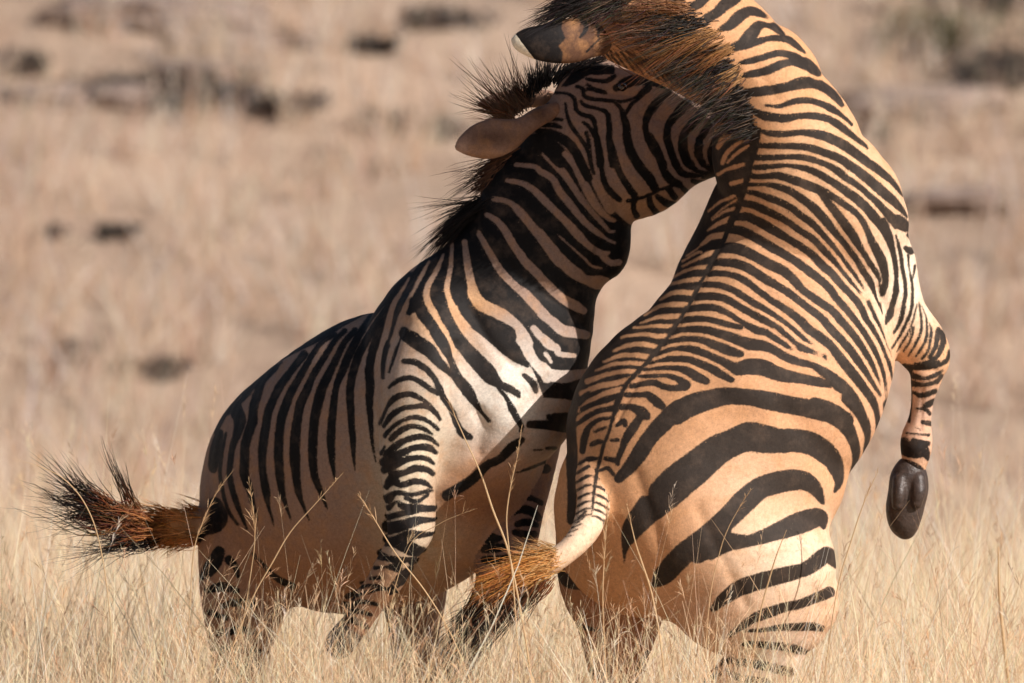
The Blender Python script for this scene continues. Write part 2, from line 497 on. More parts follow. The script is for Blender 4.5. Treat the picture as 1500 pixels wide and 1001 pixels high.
# ------------------------------------------------------------------ stripe maps, with the flank fold's shade drawn as a dark stroke (strokes: x,y,width; an @ gives a local origin, scale .16)
COAT_A = """
# withers and neck: dark field, pale lines
P 575,470 584,436 602,402 640,350 672,312 712,262 738,220 775,196 800,190 850,240 880,290 918,325 940,340 945,395 880,470 875,560 875,640 840,640 800,610 795,575 770,515 735,480 700,456 676,440 655,450 640,455 616,452 600,462
# back and flank
D 328,639,4 322,668,7 320,697,7 326,729,7 334,753,6 347,772,4
D 341,602,22 349,619,20 345,640,13 338,660,10 336,681,10 336,700,10 341,724,10 349,748,8 360,778,4
D 318,640,13 314,662,20 309,684,17 309,692,14
D 313,746,24 318,761,30 313,774,26 295,786,13 287,799,8
D 318,815,18 312,828,22 302,842,20 294,852,12
D 332,826,14 342,836,10 346,850,6
D 400,540,14 382,560,13 376,579,14 370,598,14 368,618,14 358,652,14 357,676,14 357,697,13 363,719,10 371,745,6 376,764,2
D 445,520,12 424,547,11 408,570,12 397,592,13 390,613,14 384,649,16 382,673,14 384,697,13 389,721,13 392,742,6 397,758,4 400,772,2
D 490,490,8 472,501,8 456,522,9 442,547,11 427,573,13 418,595,14 411,618,14 408,652,14 408,676,14 410,700,13 413,722,10 418,740,6 426,762,2
D 505,485,8 491,498,9 477,520,10 462,544,11 450,570,13 440,592,14 435,618,14 434,625,15 432,652,16 432,676,16 434,697,13 437,719,11 443,738,6 453,762,2
D 520,484,9 504,502,10 493,525,11 482,547,13 472,570,14 466,592,15 461,618,14 459,652,14 459,673,13 462,697,11 469,716,8 475,732,5 480,745,2
D 578,430,8 563,442,8 549,458,9 536,475,10 523,496,12 512,518,13 503,540,13 494,564,11 490,588,12 487,620,14 486,644,14 487,668,11 490,689,6 492,702,2
D 582,432,9 571,443,9 560,459,9 549,477,11 538,496,12 526,518,13 519,540,13 514,564,12 514,588,12 516,620,11 518,644,10 519,668,6 521,687,2
D 600,415,11 586,435,10 570,453,9 560,472,10 552,494,13 545,518,13 542,540,13 543,564,13 542,588,11 544,617,8 546,644,5 551,674,2
D 604,402,11 594,424,12 586,443,11 581,464,10 575,486,8 566,509,8 562,531,7 561,550,5
D 587,480,4 584,496,5 577,518,5 569,541,3
D 312,640,6 328,605,12 358,566,14 398,531,14 440,507,14 470,492,14 500,472,15 540,450,16 575,430,16 600,404,14
D 355,585,9 372,566,8 395,548,6
D 330,610,8 345,596,8 362,580,7
D @280,480 560,640,40 640,540,30 720,440,30 820,330,20
D @280,480 760,560,20 860,430,25 980,310,20
# pale lines crossing the dark field
L @660,220 600,125,40 760,140,45 830,190,60 930,250,60 1000,370,70 1080,470,70 1200,620,60 1310,720,55 1420,800,30 1500,840,25
L @660,220 850,30,40 940,110,60 1030,200,70 1110,310,60 1190,430,60 1290,550,50 1380,650,45 1450,730,35 1500,735,25
L @660,220 1050,30,60 1130,120,70 1190,230,80 1260,380,80 1340,510,70 1440,610,50 1500,640,40
L @660,220 1180,0,60 1260,130,55 1330,300,70 1400,430,80 1460,520,110
L @660,220 520,270,40 640,290,50 740,340,60 850,440,70 950,540,70 1060,650,70 1160,760,80 1270,870,60 1390,940,60 1450,930,30
L @660,220 980,760,14 1100,870,16 1240,990,20
L @740,340 490,20,16 620,140,16 720,230,20 800,300,25 880,325,20
L @740,340 890,210,60 960,270,60 1040,270,60
L @740,340 310,0,90 420,150,110 530,270,110 650,370,110 750,430,85 860,455,130 930,440,60
L @660,220 400,440,50 540,470,50 640,560,80 740,680,80 850,820,90 940,940,100 1000,1010,100
L @660,220 330,580,40 430,640,60 510,740,70 580,860,70 660,970,80
L @740,340 20,20,65 110,150,70 180,250,80 300,370,80 420,500,80 540,600,80 640,660,90 720,710,60
L @660,220 250,730,30 310,830,40 380,950,50 400,1000,50
L @560,340 880,0,50 1000,200,60 1070,320,70 1140,400,70 1230,490,70 1310,550,90 1400,650,90 1500,760,90
L @740,340 330,730,80 440,810,90 520,880,100 600,900,100 740,930,80
L @560,340 755,80,45 770,200,60 790,330,70 820,470,80 840,550,110 900,640,110 1000,690,110 1100,740,110 1200,820,110 1270,920,130 1310,1000,140
L @700,440 300,190,130 400,310,140 450,430,110 520,540,90 600,620,120 630,690,90
L @560,340 640,110,30 630,280,40 610,400,45 595,500,50 620,600,50 660,700,80 710,800,90 770,900,90 840,970,120
L @560,340 560,200,25 500,340,45 430,460,50 410,550,60 430,640,60 490,730,60 540,830,70 600,930,90 640,1010,90
L @560,340 430,260,20 360,390,35 290,530,30 230,670,50 170,790,60 130,920,60 100,1000,60
L @560,340 230,780,80 330,830,100 400,920,80 480,990,50
L @560,340 250,410,15 190,520,30 110,650,50 60,800,50 30,950,60
L @740,340 260,860,60 320,930,70 420,1000,60
L @700,440 510,235,50 560,290,60 640,380,80 720,420,70 740,470,50 880,490,40
L @700,440 620,470,40 670,545,30
L @700,440 670,665,110 800,680,115 1000,650,70
L @700,440 560,950,160 740,945,130 900,960,100
L @660,220 130,830,50 150,950,50 160,1000,50
L @660,220 20,850,25 10,1000,30
# chest and shoulder
D @560,340 690,540,90 780,700,130 880,800,140 1010,860,190 1130,930,200
D @700,440 0,180,150 150,270,190 280,400,170 370,500,110 450,570,50
D @700,440 0,520,110 100,620,120 200,740,70 300,790,70 370,850,40
D @700,440 420,660,40 500,740,70 530,810,50
D @560,340 530,560,60 535,620,100 580,740,110 660,880,95 720,970,100
D @540,480 790,30,100 900,180,130 1020,310,150 1120,430,130 1220,500,60 1370,570,40
D @540,480 1170,500,40 1260,620,40 1320,740,70 1390,870,50 1390,920,40
D @560,340 300,620,80 400,760,110 480,870,100 540,960,100
D @540,480 620,30,110 690,140,110 770,300,65 810,420,90 900,540,110 970,650,80 1020,740,40 1100,830,40
D @560,340 190,870,60 300,950,110
D @540,480 330,30,120 450,110,130 560,190,120 650,300,90 760,390,60 810,430,70
D @540,480 330,280,50 430,290,60 530,350,60 600,430,50 650,520,60 690,610,60 770,730,60 810,850,60 860,940,80 930,980,60
# near foreleg
D @540,480 180,520,30 290,450,50 400,430,50 500,480,55 580,540,50 640,570,50
D @540,480 100,860,25 160,720,40 240,620,60 350,580,55 430,590,55 520,640,40 580,700,40 640,780,30
D @540,480 140,870,50 220,770,60 320,710,50 440,690,50 540,690,55 610,740,50 660,810,30
D @540,480 150,960,50 250,860,40 360,800,40 460,790,50 560,830,40 640,900,40
D @540,480 210,990,50 300,910,60 400,870,50 500,890,45 580,940,30
D @500,620 370,250,40 400,190,30
D @500,620 420,260,70 500,180,70 600,120,60 720,90,60 820,110,50 890,170,30
D @500,620 390,330,80 470,280,80 560,240,70 680,190,60 800,190,70 870,240,40
D @500,620 400,400,70 500,340,90 600,300,60 720,280,50 800,300,50 850,340,30
D @500,620 480,440,90 580,420,60 680,380,70 780,390,60 840,430,50
D @500,620 420,550,60 470,490,90 560,530,60 660,500,60 760,510,55 830,560,25
D @500,620 430,660,90 520,600,50 650,620,40 780,590,40 840,590,20
D @500,620 600,650,50 700,680,40 800,620,30
D @500,620 440,740,60 520,680,20 560,720,60 700,740,70 850,750,60
D @500,620 430,830,60 560,790,60 640,780,50 700,760,60
D @500,620 430,930,120 560,900,110 680,860,90 760,850,60 860,850,40
D @440,740 840,270,30 1000,235,90 1080,230,70 1220,230,40
D @440,740 800,300,90 860,300,90 960,330,130 1060,380,120 1120,380,80
D @440,740 740,430,80 820,450,60 900,470,80 1000,460,50 1040,480,100
D @440,740 690,540,40 780,530,25 840,530,60 900,540,80
D @440,740 1000,560,80 930,640,110 880,690,80 830,760,60
D @440,740 650,640,30 720,630,40 760,620,25
D @440,740 560,720,40 640,700,25 740,700,25
D @440,740 430,850,60 520,800,40 620,760,25
D @440,740 400,940,80 480,930,40
# haunch
D 300,872,10 322,866,14 345,872,8
D 322,895,8 345,889,12 372,893,8
D 303,905,10 330,912,8
D 318,935,12 350,930,12 380,936,8
D 310,962,10 345,958,12 378,962,8
D 316,985,9 345,982,10 372,986,8
D 318,1010,9 345,1006,10 370,1010,8
D 514,884,7 530,876,7 552,880,6
D 508,896,7 524,890,8 544,896,6
D 502,908,8 520,904,10 538,914,8
D 540,862,6 560,856,7 584,862,5
# underside of chest
D 655,722,16 692,699,15 713,678,13 732,669,13 750,651,15 764,640,10
D @660,600 600,560,14 760,510,32 960,440,25
D @660,600 880,335,30 960,340,40
D @660,600 760,350,12 840,350,16
D @660,600 720,110,70 880,120,90 1030,150,90
D @260,740 680,480,40 800,610,50 900,700,60 1040,780,60
# head
P @660,80 1010,290 1100,170 1200,60 1330,80 1500,90 1500,180 1310,165 1230,200 1150,255 1060,290
D @860,80 0,120,120 120,130,100 220,140,60
D @660,80 830,380,20 900,350,25 1060,350,30 1130,400,40 1150,500,40 1200,540,40 1290,570,50 1320,640,40 1330,740,50 1350,900,50 1360,1000,55
D @660,80 1050,440,25 1065,540,30 1100,640,40 1180,750,40 1250,860,40 1280,980,40 1310,1080,30
D @660,80 1190,420,30 1230,460,35 1350,490,35 1430,530,50 1450,650,55 1450,800,60 1480,1000,60
D @660,80 1150,285,30 1210,310,40 1220,370,40 1290,400,40 1420,410,35 1500,420,35
D @660,80 1250,270,30 1330,320,40 1410,340,40
D @660,80 1240,215,25 1400,240,40 1500,200,40
D @660,80 1210,610,30 1270,660,35 1310,740,35
D @660,80 880,450,30 950,470,45
D @660,80 930,580,40 1020,590,30
D @660,80 840,640,40 940,640,50 1010,660,30
D @660,80 790,690,50 930,720,80 1060,790,90 1140,880,90 1200,1000,90 1260,1120,80
D @660,80 780,800,60 900,880,90 1000,980,100
D @860,80 0,310,30 100,320,35 180,350,20
D @860,80 0,220,30 150,240,40 230,210,50
D @860,80 0,395,35 150,415,30 240,420,30 330,420,30 430,390,30 500,340,50 560,290,60
D @860,80 240,420,30 300,480,40 330,560,60 355,650,75 365,780,80 400,900,85 470,1000,90
D @860,80 340,550,30 370,500,35 400,450,40 470,390,40 560,300,60
D @860,80 750,330,50 640,430,80 570,520,80 530,620,60 540,720,60 590,830,75 650,920,80 690,1000,80
D @860,80 950,380,80 870,480,90 790,570,80 735,660,70 725,760,70 760,880,65 800,1000,60
D @860,80 1090,480,90 1010,570,90 930,660,80 870,750,75 865,850,80 900,950,85 940,1000,85
D @860,80 1180,520,80 1130,610,60 1060,720,70 1010,820,70 1020,910,70 1060,1000,60
D @860,80 1170,620,20 1160,760,30 1120,880,50 1140,1000,60
D @860,80 40,580,30 70,650,25 90,760,40 120,900,50 130,1000,50
D @860,80 260,300,60 350,260,90 450,230,100 560,230,90 700,290,40
D @860,200 -10,-40,40 20,80,30 45,240,15
D @860,200 200,0,50 240,150,60 290,310,60 360,430,65 430,530,70
D @860,200 90,0,50 110,130,50 130,300,45 160,420,55 220,510,60 290,570,60
D @860,200 360,0,80 400,130,80 470,260,90 560,370,95 620,470,80
D @860,200 560,0,90 640,130,85 690,280,75 750,380,80 840,430,70
D @860,200 720,0,70 760,120,70 810,250,70 870,330,70 960,350,50 1050,350,30
D @860,200 870,0,80 880,120,80 930,240,70 1010,310,40 1120,340,40
D @860,200 1020,60,80 1010,160,70 1060,250,40 1150,310,50
D @860,200 1140,130,40 1160,230,50 1190,320,60
D @860,200 1060,370,40 1180,340,70
D @860,200 960,400,40 1050,430,70 1110,420,60
D @860,200 870,460,50 910,510,50
D @860,200 740,470,60 800,550,60
D @860,200 640,540,50 720,600,70 800,620,60
D @860,200 565,530,50 580,620,60 640,700,60
D @860,200 430,560,60 420,640,50 450,720,60
D @860,200 370,580,40 560,530,30 660,480,30 850,420,30
"""
# muzzle hidden against the other neck stays dark
COAT_A += "P 1062,150 1140,170 1140,270 1052,262 1055,215\n"
COAT_B = """
# far side of the back: dark field, pale lines
P 1110,190 1102,230 1094,260 1087,290 1072,325 1062,350 1048,370 1036,395 1021,425 1001,460 986,480 971,500 956,520 936,545 921,560 909,580 905,596 860,606 830,640 800,640 820,560 870,520 930,450 990,360 1020,290 1030,250 1030,140 1070,140
L @1000,220 320,220,30 400,170,30 480,145,40 600,110,20
L @1000,220 440,300,40 550,270,40
L @1000,220 240,560,20 340,480,25 470,410,30
L @1000,220 270,630,15 400,510,15 520,430,25
L @1000,220 280,640,15 390,560,25 490,525,40
L @1000,220 240,740,20 340,670,40 450,615,50
L @1000,220 180,870,30 270,800,50 390,770,60
L @1000,220 40,970,20 160,890,15
L @1000,220 160,990,20 240,940,40 320,930,40
L @920,340 500,270,20 640,190,25 680,190,20
L @920,340 500,315,20 640,250,30 740,200,40 820,180,40
L @920,340 400,430,15 500,370,30 620,330,30 750,310,40
L @920,340 330,510,15 420,470,30 560,440,40 690,420,40
L @920,340 290,620,20 400,560,40 500,550,45 620,550,50
L @920,340 150,760,20 280,680,35 420,660,45 550,655,45
L @920,340 110,830,15 260,780,35 370,770,45 480,755,45
L @920,340 50,870,20 200,860,30 410,850,35
L @920,340 -60,960,25 0,940,25 150,930,40 260,945,40 370,930,40
L @820,460 490,330,20 620,280,40 750,270,45 910,290,40
L @820,460 400,430,20 550,370,40 700,370,45 850,380,45
L @820,460 330,510,20 480,450,35 600,440,35 770,440,40
L @820,460 250,610,50 400,550,40 540,520,40 690,510,40
L @820,460 200,720,50 350,650,50 500,620,50 640,580,40
L @820,460 170,860,60 330,750,40 450,700,50 560,670,50
L @820,460 150,960,50 300,850,50 420,800,60 520,780,50
L @820,460 240,980,50 370,905,60 490,880,60
L @1040,100 50,560,40 90,490,60 160,430,60 260,400,50
L @1040,100 70,720,40 120,640,60 200,580,60 280,510,50
L @1040,100 110,860,40 150,770,40 250,680,35 340,640,25
L @1040,100 150,860,20 240,770,30 340,700,25
L @1040,100 200,900,40 300,870,30
# spine line
D @1040,100 430,560,60 415,640,60 410,700,60 380,800,60 350,900,60 330,960,60
D @1000,220 600,130,70 580,250,60 560,350,50 530,430,50 490,560,60 430,670,60 380,800,40 330,930,30
D @920,340 850,110,60 790,210,50 740,320,50 690,400,30 630,510,40 560,640,30 490,750,30 420,850,40 370,930,40
D @820,460 1050,100,40 960,220,30 850,350,40 780,440,30 690,530,35 620,610,40 570,690,40 540,770,40 500,880,40 480,960,30
# neck
G @940,0 420,80,70 510,30,90 580,-30,90
G @940,0 600,160,90 680,110,90 740,50,110 810,0,120 860,-40,120
G @940,0 700,270,40 790,230,90 880,150,110 970,100,90 1060,115,75 1150,180,50
G @940,0 820,430,70 900,400,100 990,310,120 1060,230,90 1140,215,80 1210,250,75 1280,310,50
g @940,0 820,430,70 950,400,90 1080,370,60 1200,350,60 1330,360,70 1420,425,55 1480,480,30
G @940,0 880,570,30 980,550,60 1100,520,60 1220,490,60 1330,500,70 1420,540,100 1520,600,110 1600,670,80
g @940,0 900,690,40 1000,670,70 1130,640,80 1250,590,80 1350,570,60 1440,570,110 1500,590,110
G @1040,100 280,220,70 400,210,90 560,190,90 700,160,90 820,130,110 940,130,100 1050,180,90 1150,265,75 1200,330,50
G @1040,100 490,330,20 620,340,40 710,310,50 790,290,60 900,290,60 1010,320,60 1110,370,70 1200,430,45 1290,510,35
G @1040,100 300,380,40 380,380,50 470,420,80 570,440,80 680,450,80 800,430,60 950,430,70 1080,460,70 1180,520,80 1280,600,60 1400,690,40 1440,730,20
G @1040,100 470,570,40 560,590,60 700,590,60 840,580,60 980,600,85 1120,650,95 1250,720,95 @1140,220 800,100,85 910,175,80 1030,275,60 1100,360,40 1140,420,20
G @1040,100 450,700,50 600,700,60 750,705,60 900,720,70 1040,770,80 1180,830,85 1300,910,90 @1140,220 740,205,95 860,300,100 970,395,95 1060,470,85 1130,545,55 1180,610,25
G @1040,100 420,810,60 560,810,60 700,800,50 850,810,60 1000,850,60 1130,910,75 @1140,220 600,245,65 720,318,60 850,428,65 960,540,80 1060,640,100 1140,690,100 1215,710,90
G @1040,100 400,900,50 550,890,60 700,880,40 860,910,60 990,960,70 @1140,220 480,278,70 600,362,80 730,458,95 835,565,100 940,690,90 1000,800,75 1035,900,60 1055,1000,50 @1080,340 1450,400,40 1460,520,50 1430,660,50 1390,780,40 1370,840,15
G @1000,220 610,220,50 700,240,60 830,220,70 960,250,80 1100,300,85 1250,360,85 @1140,220 500,422,65 600,492,65 700,565,65 765,650,62 810,755,65 868,875,85 930,1000,95 @1080,340 1330,340,80 1350,450,70 1330,560,60 1320,610,15
g @1140,220 375,365,70 450,475,75 560,615,82 660,755,85 730,875,70 800,990,60 @1080,340 1250,350,50 1290,430,35 1310,500,8
G @1000,220 600,310,40 720,300,40 850,320,60 980,370,70 @1140,220 210,438,75 330,532,85 430,645,85 520,755,70 600,850,60 680,950,65 @1080,340 1095,255,68 1140,345,66 1200,440,62 1260,550,55 1310,650,45 1340,740,15
G @1000,220 560,370,40 650,383,50 760,415,60 870,458,65 980,516,65 1090,602,70 1180,665,70 1270,760,58 1350,850,55 1420,940,50 @1080,340 1000,300,52 1070,395,45 1130,490,38 1180,590,30
G @1000,220 540,480,65 640,490,70 740,527,75 850,585,68 960,652,65 1070,730,62 1190,808,65 1290,912,70 @1080,340 870,240,62 950,340,55 1030,440,50 1100,520,45 1170,590,42 @1120,460 1000,0,38 1080,180,32 1140,330,22 1160,400,10
G @1000,220 480,610,65 600,603,85 720,655,92 850,738,85 960,803,72 1070,872,70 1180,950,75 @1080,340 760,285,80 860,370,80 950,475,75 1050,580,70 1130,690,68 @1120,460 930,50,60 990,130,55 1070,270,48 1130,420,42 1160,530,30 1175,620,10
G @1000,220 430,720,75 540,735,90 660,790,92 780,865,92 900,932,82 @1080,340 520,255,80 640,345,85 760,435,82 840,512,78 900,600,75 990,700,72 @1120,460 870,120,72 960,260,66 1030,400,58 1080,540,48 1100,700,55 1110,850,48 1120,960,38 @1120,580 1125,200,8
G @920,340 870,140,95 1000,150,105 1150,215,98 1300,292,96 @1080,340 420,350,92 510,430,84 600,530,78 740,625,78 860,708,72 @1120,460 680,40,76 760,125,74 850,240,72 930,370,68 1000,500,58 1060,640,42 1095,730,25
G @920,340 790,270,66 950,280,85 1100,330,88 1250,420,86 1400,507,76 @1080,340 520,585,78 640,680,76 760,775,76 @1120,460 600,130,82 690,222,82 790,335,82 880,462,80 960,590,70 1030,690,58 1085,760,40
G @920,340 740,370,66 900,380,56 1050,432,68 1180,520,62 1320,622,62 @1080,340 450,705,70 560,790,78 @1120,460 400,130,82 520,215,85 600,285,78 680,390,86 780,510,95 880,630,98 970,760,85 1020,880,58 1040,1000,50 @1120,580 1040,270,50 1025,400,15
G @920,340 680,470,56 820,480,64 960,530,64 1100,612,68 1230,685,62 @1080,340 360,765,50 480,852,42 @1120,460 330,190,45 420,270,42 500,325,50
G @920,340 620,580,76 760,580,74 900,612,72 1050,690,70 1200,772,70 @1120,460 100,102,56 200,190,52 300,280,70 430,312,78 520,352,52 550,392,22
G @920,340 540,690,66 680,680,70 800,690,66 920,740,56 1020,800,48 1150,872,76 @1120,460 0,152,66 110,220,56 200,270,52 250,300,32
g @920,340 480,800,75 600,785,65 720,790,55 850,820,60 1020,855,50
# shoulder edge
D @1200,320 720,30,140 800,60,80 850,75,60
D @1200,320 700,150,18 740,300,40 760,450,40 790,600,40 790,720,40 760,850,30 730,980,18
D @1200,320 790,270,40 840,300,70 880,290,50
D @1200,320 820,340,30 830,470,15 850,560,30 860,700,30 840,850,25 800,960,15
D @1200,320 885,440,30 870,520,20 860,560,15
D @1200,320 810,150,30 855,195,30
D @1200,320 580,20,70 640,150,60 680,300,40 700,430,40 705,560,45 690,700,45 650,850,40 620,960,25
D @1200,320 930,800,10 945,980,20
D @1200,320 985,900,10 1000,1000,12
# loins and croup
G @980,460 20,150,85 120,130,75 260,130,75 400,150,80 560,200,100 700,250,110 850,270,100 950,310,80 1050,370,80 1180,420,70 1300,450,60 1400,500,70 1500,570,90
G @980,460 -70,260,80 0,235,70 150,210,60 300,225,70 420,270,90 540,310,100 640,340,75
G @980,460 -130,360,80 -20,310,60 50,300,50 200,310,70 350,360,80 480,420,90 600,480,120 720,460,150 850,470,150 1000,530,130 1150,560,100 1300,590,90 1450,620,80
G @980,460 -190,430,70 -80,400,60 50,395,60 200,410,70 350,460,90 480,530,90 560,580,60
G @820,460 770,480,50 900,480,60 1050,480,50 1150,500,80 1240,550,90 1330,590,70
G @820,460 720,550,30 850,545,50 960,540,50 1080,580,60 1150,630,90 1060,660,60 960,650,60 860,610,60 750,620,50 650,640,50
G @820,460 600,720,50 720,720,50 800,720,70 880,780,90 930,820,75
G @820,460 560,830,60 650,830,60 740,870,100 790,910,80
D @800,580 870,150,70 850,180,70 790,270,90 730,360,80 690,460,60 650,560,50 650,600,40
D @800,580 640,250,35 700,210,60 720,240,50
D @800,580 590,385,25 650,380,40
D @800,580 540,550,40 640,570,60
D @800,580 490,660,25 560,640,40 610,690,40
D @800,580 300,60,60 330,20,60 390,-30,50
D @800,580 330,110,50 430,60,50 600,10,45
D @800,580 290,240,40 400,160,50 520,110,50 640,110,40
D @800,580 330,490,60 350,370,70 390,270,50 480,200,40 600,180,25
D @800,580 440,310,30 540,270,30
D @800,580 410,430,40 470,400,50 530,400,25
D @800,580 330,580,50 400,560,50 480,550,25
D @800,580 350,700,30 400,660,40 460,660,25
D @800,580 640,0,30 600,200,30 560,340,30 520,440,35 490,560,35 465,660,35 440,780,30
D 842,590,12 836,612,16 835,630,18 837,660,18 838,692,16 838,724,14 836,760,12
E
# rump bands
D @800,580 660,730,90 760,620,120 850,500,150 950,350,150 1060,230,165 1180,120,180 1300,60,170
D @980,460 60,890,200 200,810,200 350,760,185 500,730,160 700,735,150 900,770,170 1100,810,165 1300,850,165 1450,890,150
D @1120,460 300,825,153 450,855,177 600,890,186 720,960,172
D @1120,580 450,90,200 600,140,185 720,240,150 790,360,110 830,480,90 830,600,60 800,700,35 780,780,12
D @1120,460 450,470,56 560,540,84 660,620,126 760,700,102 830,800,93 880,900,84 910,1000,70
D @1120,580 760,0,150 850,120,110 920,260,90 940,380,60 920,500,40 910,590,8
P @860,720 480,10 400,140 325,260 302,330 300,420 318,560 335,640 345,560 380,480 430,430 490,365 600,255 720,170 860,60 940,-10
D @980,600 -60,740,280 60,640,310 250,490,300 420,350,275 580,270,250 720,220,270 850,240,260 1000,260,225 1150,265,205 1300,310,180 1420,390,170 1500,450,160
D @1120,580 200,380,215 380,400,205 520,470,195 620,570,170 670,680,130 680,780,80 640,860,35
D @860,720 610,830,50 700,730,180 850,560,200 1000,440,200 1150,330,215
D @980,600 420,1060,210 560,920,205 680,800,215 820,690,200 980,640,205 1130,620,195 1250,640,165 1340,720,120 1390,820,55 1410,850,15
D @860,720 1000,520,200 1200,430,190 1400,410,110
D @1040,740 0,400,130 150,340,100 350,290,110 550,230,150 750,160,195 900,110,195 1000,100,150 1035,180,50
D @1040,740 20,920,60 120,820,120 280,720,155 450,660,155 650,610,150 850,560,130 980,480,150 1060,430,140 1120,490,105 1155,560,25
D @1020,840 290,540,40 400,460,70 520,380,90 640,330,105 800,280,90 950,250,90 1100,190,100 1200,150,105 1240,180,35
D @1020,840 450,500,30 600,490,40 750,470,60 900,465,75 1050,465,80 1140,485,60
D @1020,840 430,620,50 550,625,60 680,640,75 800,650,80 920,680,80 1010,715,50
D @1020,840 160,850,50 280,790,60 420,800,70 560,820,80 700,850,90 850,890,90
D @1020,840 40,980,60 120,950,70 220,900,40
D @1020,840 280,870,40 340,920,60 480,960,80 640,980,70
D 1010,1035,10 1050,1022,12 1100,1030,12
D 1005,1065,10 1050,1055,10 1100,1062,10
D @1240,440 930,300,20 905,330,30 915,400,22
D @1240,440 950,470,30 945,520,40 915,570,40 860,600,40
D @1240,440 880,700,40 850,740,40
# fine stripes on the far cheek
D @740,0 790,490,16 820,530,20 840,560,16
D @740,0 850,430,18 885,480,22 930,560,18
D @740,0 880,430,16 930,490,22 985,570,18
D @740,0 960,460,22 985,520,24 1050,590,18
D @740,0 1010,480,20 1050,540,22 1110,620,18
D @740,0 1060,470,22 1110,540,24 1180,640,18
D @740,0 1130,520,20 1190,590,22 1260,670,18
D @740,0 1170,490,20 1240,570,24 1330,690,18
D @740,0 1230,520,20 1310,600,22 1400,720,18
D @740,0 1290,540,20 1380,630,22 1470,740,18
D @740,0 1340,540,20 1430,630,22 1530,760,18
D @740,0 1410,560,20 1490,650,22 1590,780,18
D @740,0 1480,580,24 1560,660,26 1650,780,20
E
# right foreleg
D @1240,440 430,-20,30 430,20,30 410,130,50 370,210,25
D @1240,440 530,60,40 500,190,40 440,300,28
D @1240,440 610,20,30 590,120,35 540,240,30 470,370,25 420,440,20
D @1240,440 650,40,10 620,170,20 570,300,20 500,420,20 470,480,12
D @1240,440 620,250,25 590,370,25 530,470,18
D @1240,440 670,20,10 690,150,28 690,280,28 650,380,28 600,470,22 570,520,12
D @1240,440 700,60,10 740,180,20 740,330,28 700,430,28 640,520,18
D @1240,440 770,220,15 785,290,30 770,390,28 750,470,30 700,540,25
D @1240,440 850,270,45 840,340,55 820,430,45 770,520,40
D @1240,440 880,300,50 890,380,50 870,460,55 820,530,45 750,580,50 640,600,50
D @1240,440 540,610,50 650,620,60 780,600,75 850,570,40
D @1240,440 910,560,30 820,625,30
D @1240,440 620,700,60 720,720,40 830,690,40 890,650,25
D @1240,440 610,770,60 720,780,40 840,750,50
D @1240,440 620,850,30 700,880,50 820,840,50
D @1240,440 740,970,60 810,930,50
D @1240,440 590,650,60 585,750,40 595,900,40 595,1010,36
D @1240,580 600,10,36 592,150,36 585,250,26
D @1240,580 760,90,60 810,60,50
D @1240,580 650,125,18 740,140,36 775,175,36
D @1240,580 710,250,40 780,265,50
D @1240,580 640,300,12 690,320,14
D @1240,580 560,350,18 650,360,18 770,370,26
D @1240,580 540,440,100 560,500,130 640,500,170 720,520,110 760,590,40
D @1240,580 620,420,50 760,450,45
D @1240,580 540,620,60 620,660,90 700,690,50
"""
COAT_TAIL = """
D 855,649,4.2 870,639,6 878,637,3
D 880,639,3 889,641,6 903,651,4.2
D 851,663,4.004 866.55,653,5.72 875,651,2.86
D 877,653,2.86 886.5,655,5.72 901,665,4.004
D 848,677,3.808 863.55,667,5.44 872,665,2.72
D 874,667,2.72 883.5,669,5.44 898,679,3.808
D 844,691,3.612 860.1,681,5.16 869,679,2.58
D 871,681,2.58 881,683,5.16 896,693,3.612
D 842,705,3.416 858.1,695,4.88 867,693,2.44
D 869,695,2.44 879,697,4.88 894,707,3.416
D 840,718,3.22 856.65,708,4.6 866,706,2.3
D 868,708,2.3 878.5,710,4.6 894,720,3.22
D 840,730,3.024 856.65,720,4.32 866,718,2.16
D 868,720,2.16 878.5,722,4.32 894,732,3.024
D 839,741,2.828 855.65,731,4.04 865,729,2.02
D 867,731,2.02 877.5,733,4.04 893,743,2.828
D 838,751,2.632 854.65,741,3.76 864,739,1.88
D 866,741,1.88 876.5,743,3.76 892,753,2.632
D 838,760,2.436 854.1,750,3.48 863,748,1.74
D 865,750,1.74 875,752,3.48 890,762,2.436
D 905,600,6 893,630,6 882,655,6 876,680,6 871,705,5 868,730,4 866,748,2
D @660,740 1170,80,26 1240,20,22
D @660,740 1140,130,18 1230,70,10
D @660,740 1110,170,16 1200,130,8
D @660,740 1080,210,14 1160,180,6
D @660,740 1050,250,12 1130,230,6
D @660,740 1390,110,10 1398,150,10
"""
COAT_LEFTHIND = """
D 842,590,12 836,612,16 835,630,18 837,660,18 838,692,16 838,724,14 836,760,12
D @860,720 100,470,170 200,560,150 260,620,100 340,720,50
D @660,740 930,80,50 950,200,70 960,300,60
D 815,840,14 833,853,20 860,858,16 878,866,7
D 851,921,8 868,924,6 880,926,3
D 908,842,10 890,870,4
D 965,905,8 975,880,12 980,868,8
D 930,990,10 950,960,8
D 868,985,10 880,992,12
D 920,1010,12 945,1003,10
D 860,1015,12 890,1022,10 940,1018,10
"""
COAT_LEFTHIND += "D 862,760,14 880,780,20 897,806,14 905,830,6\n"
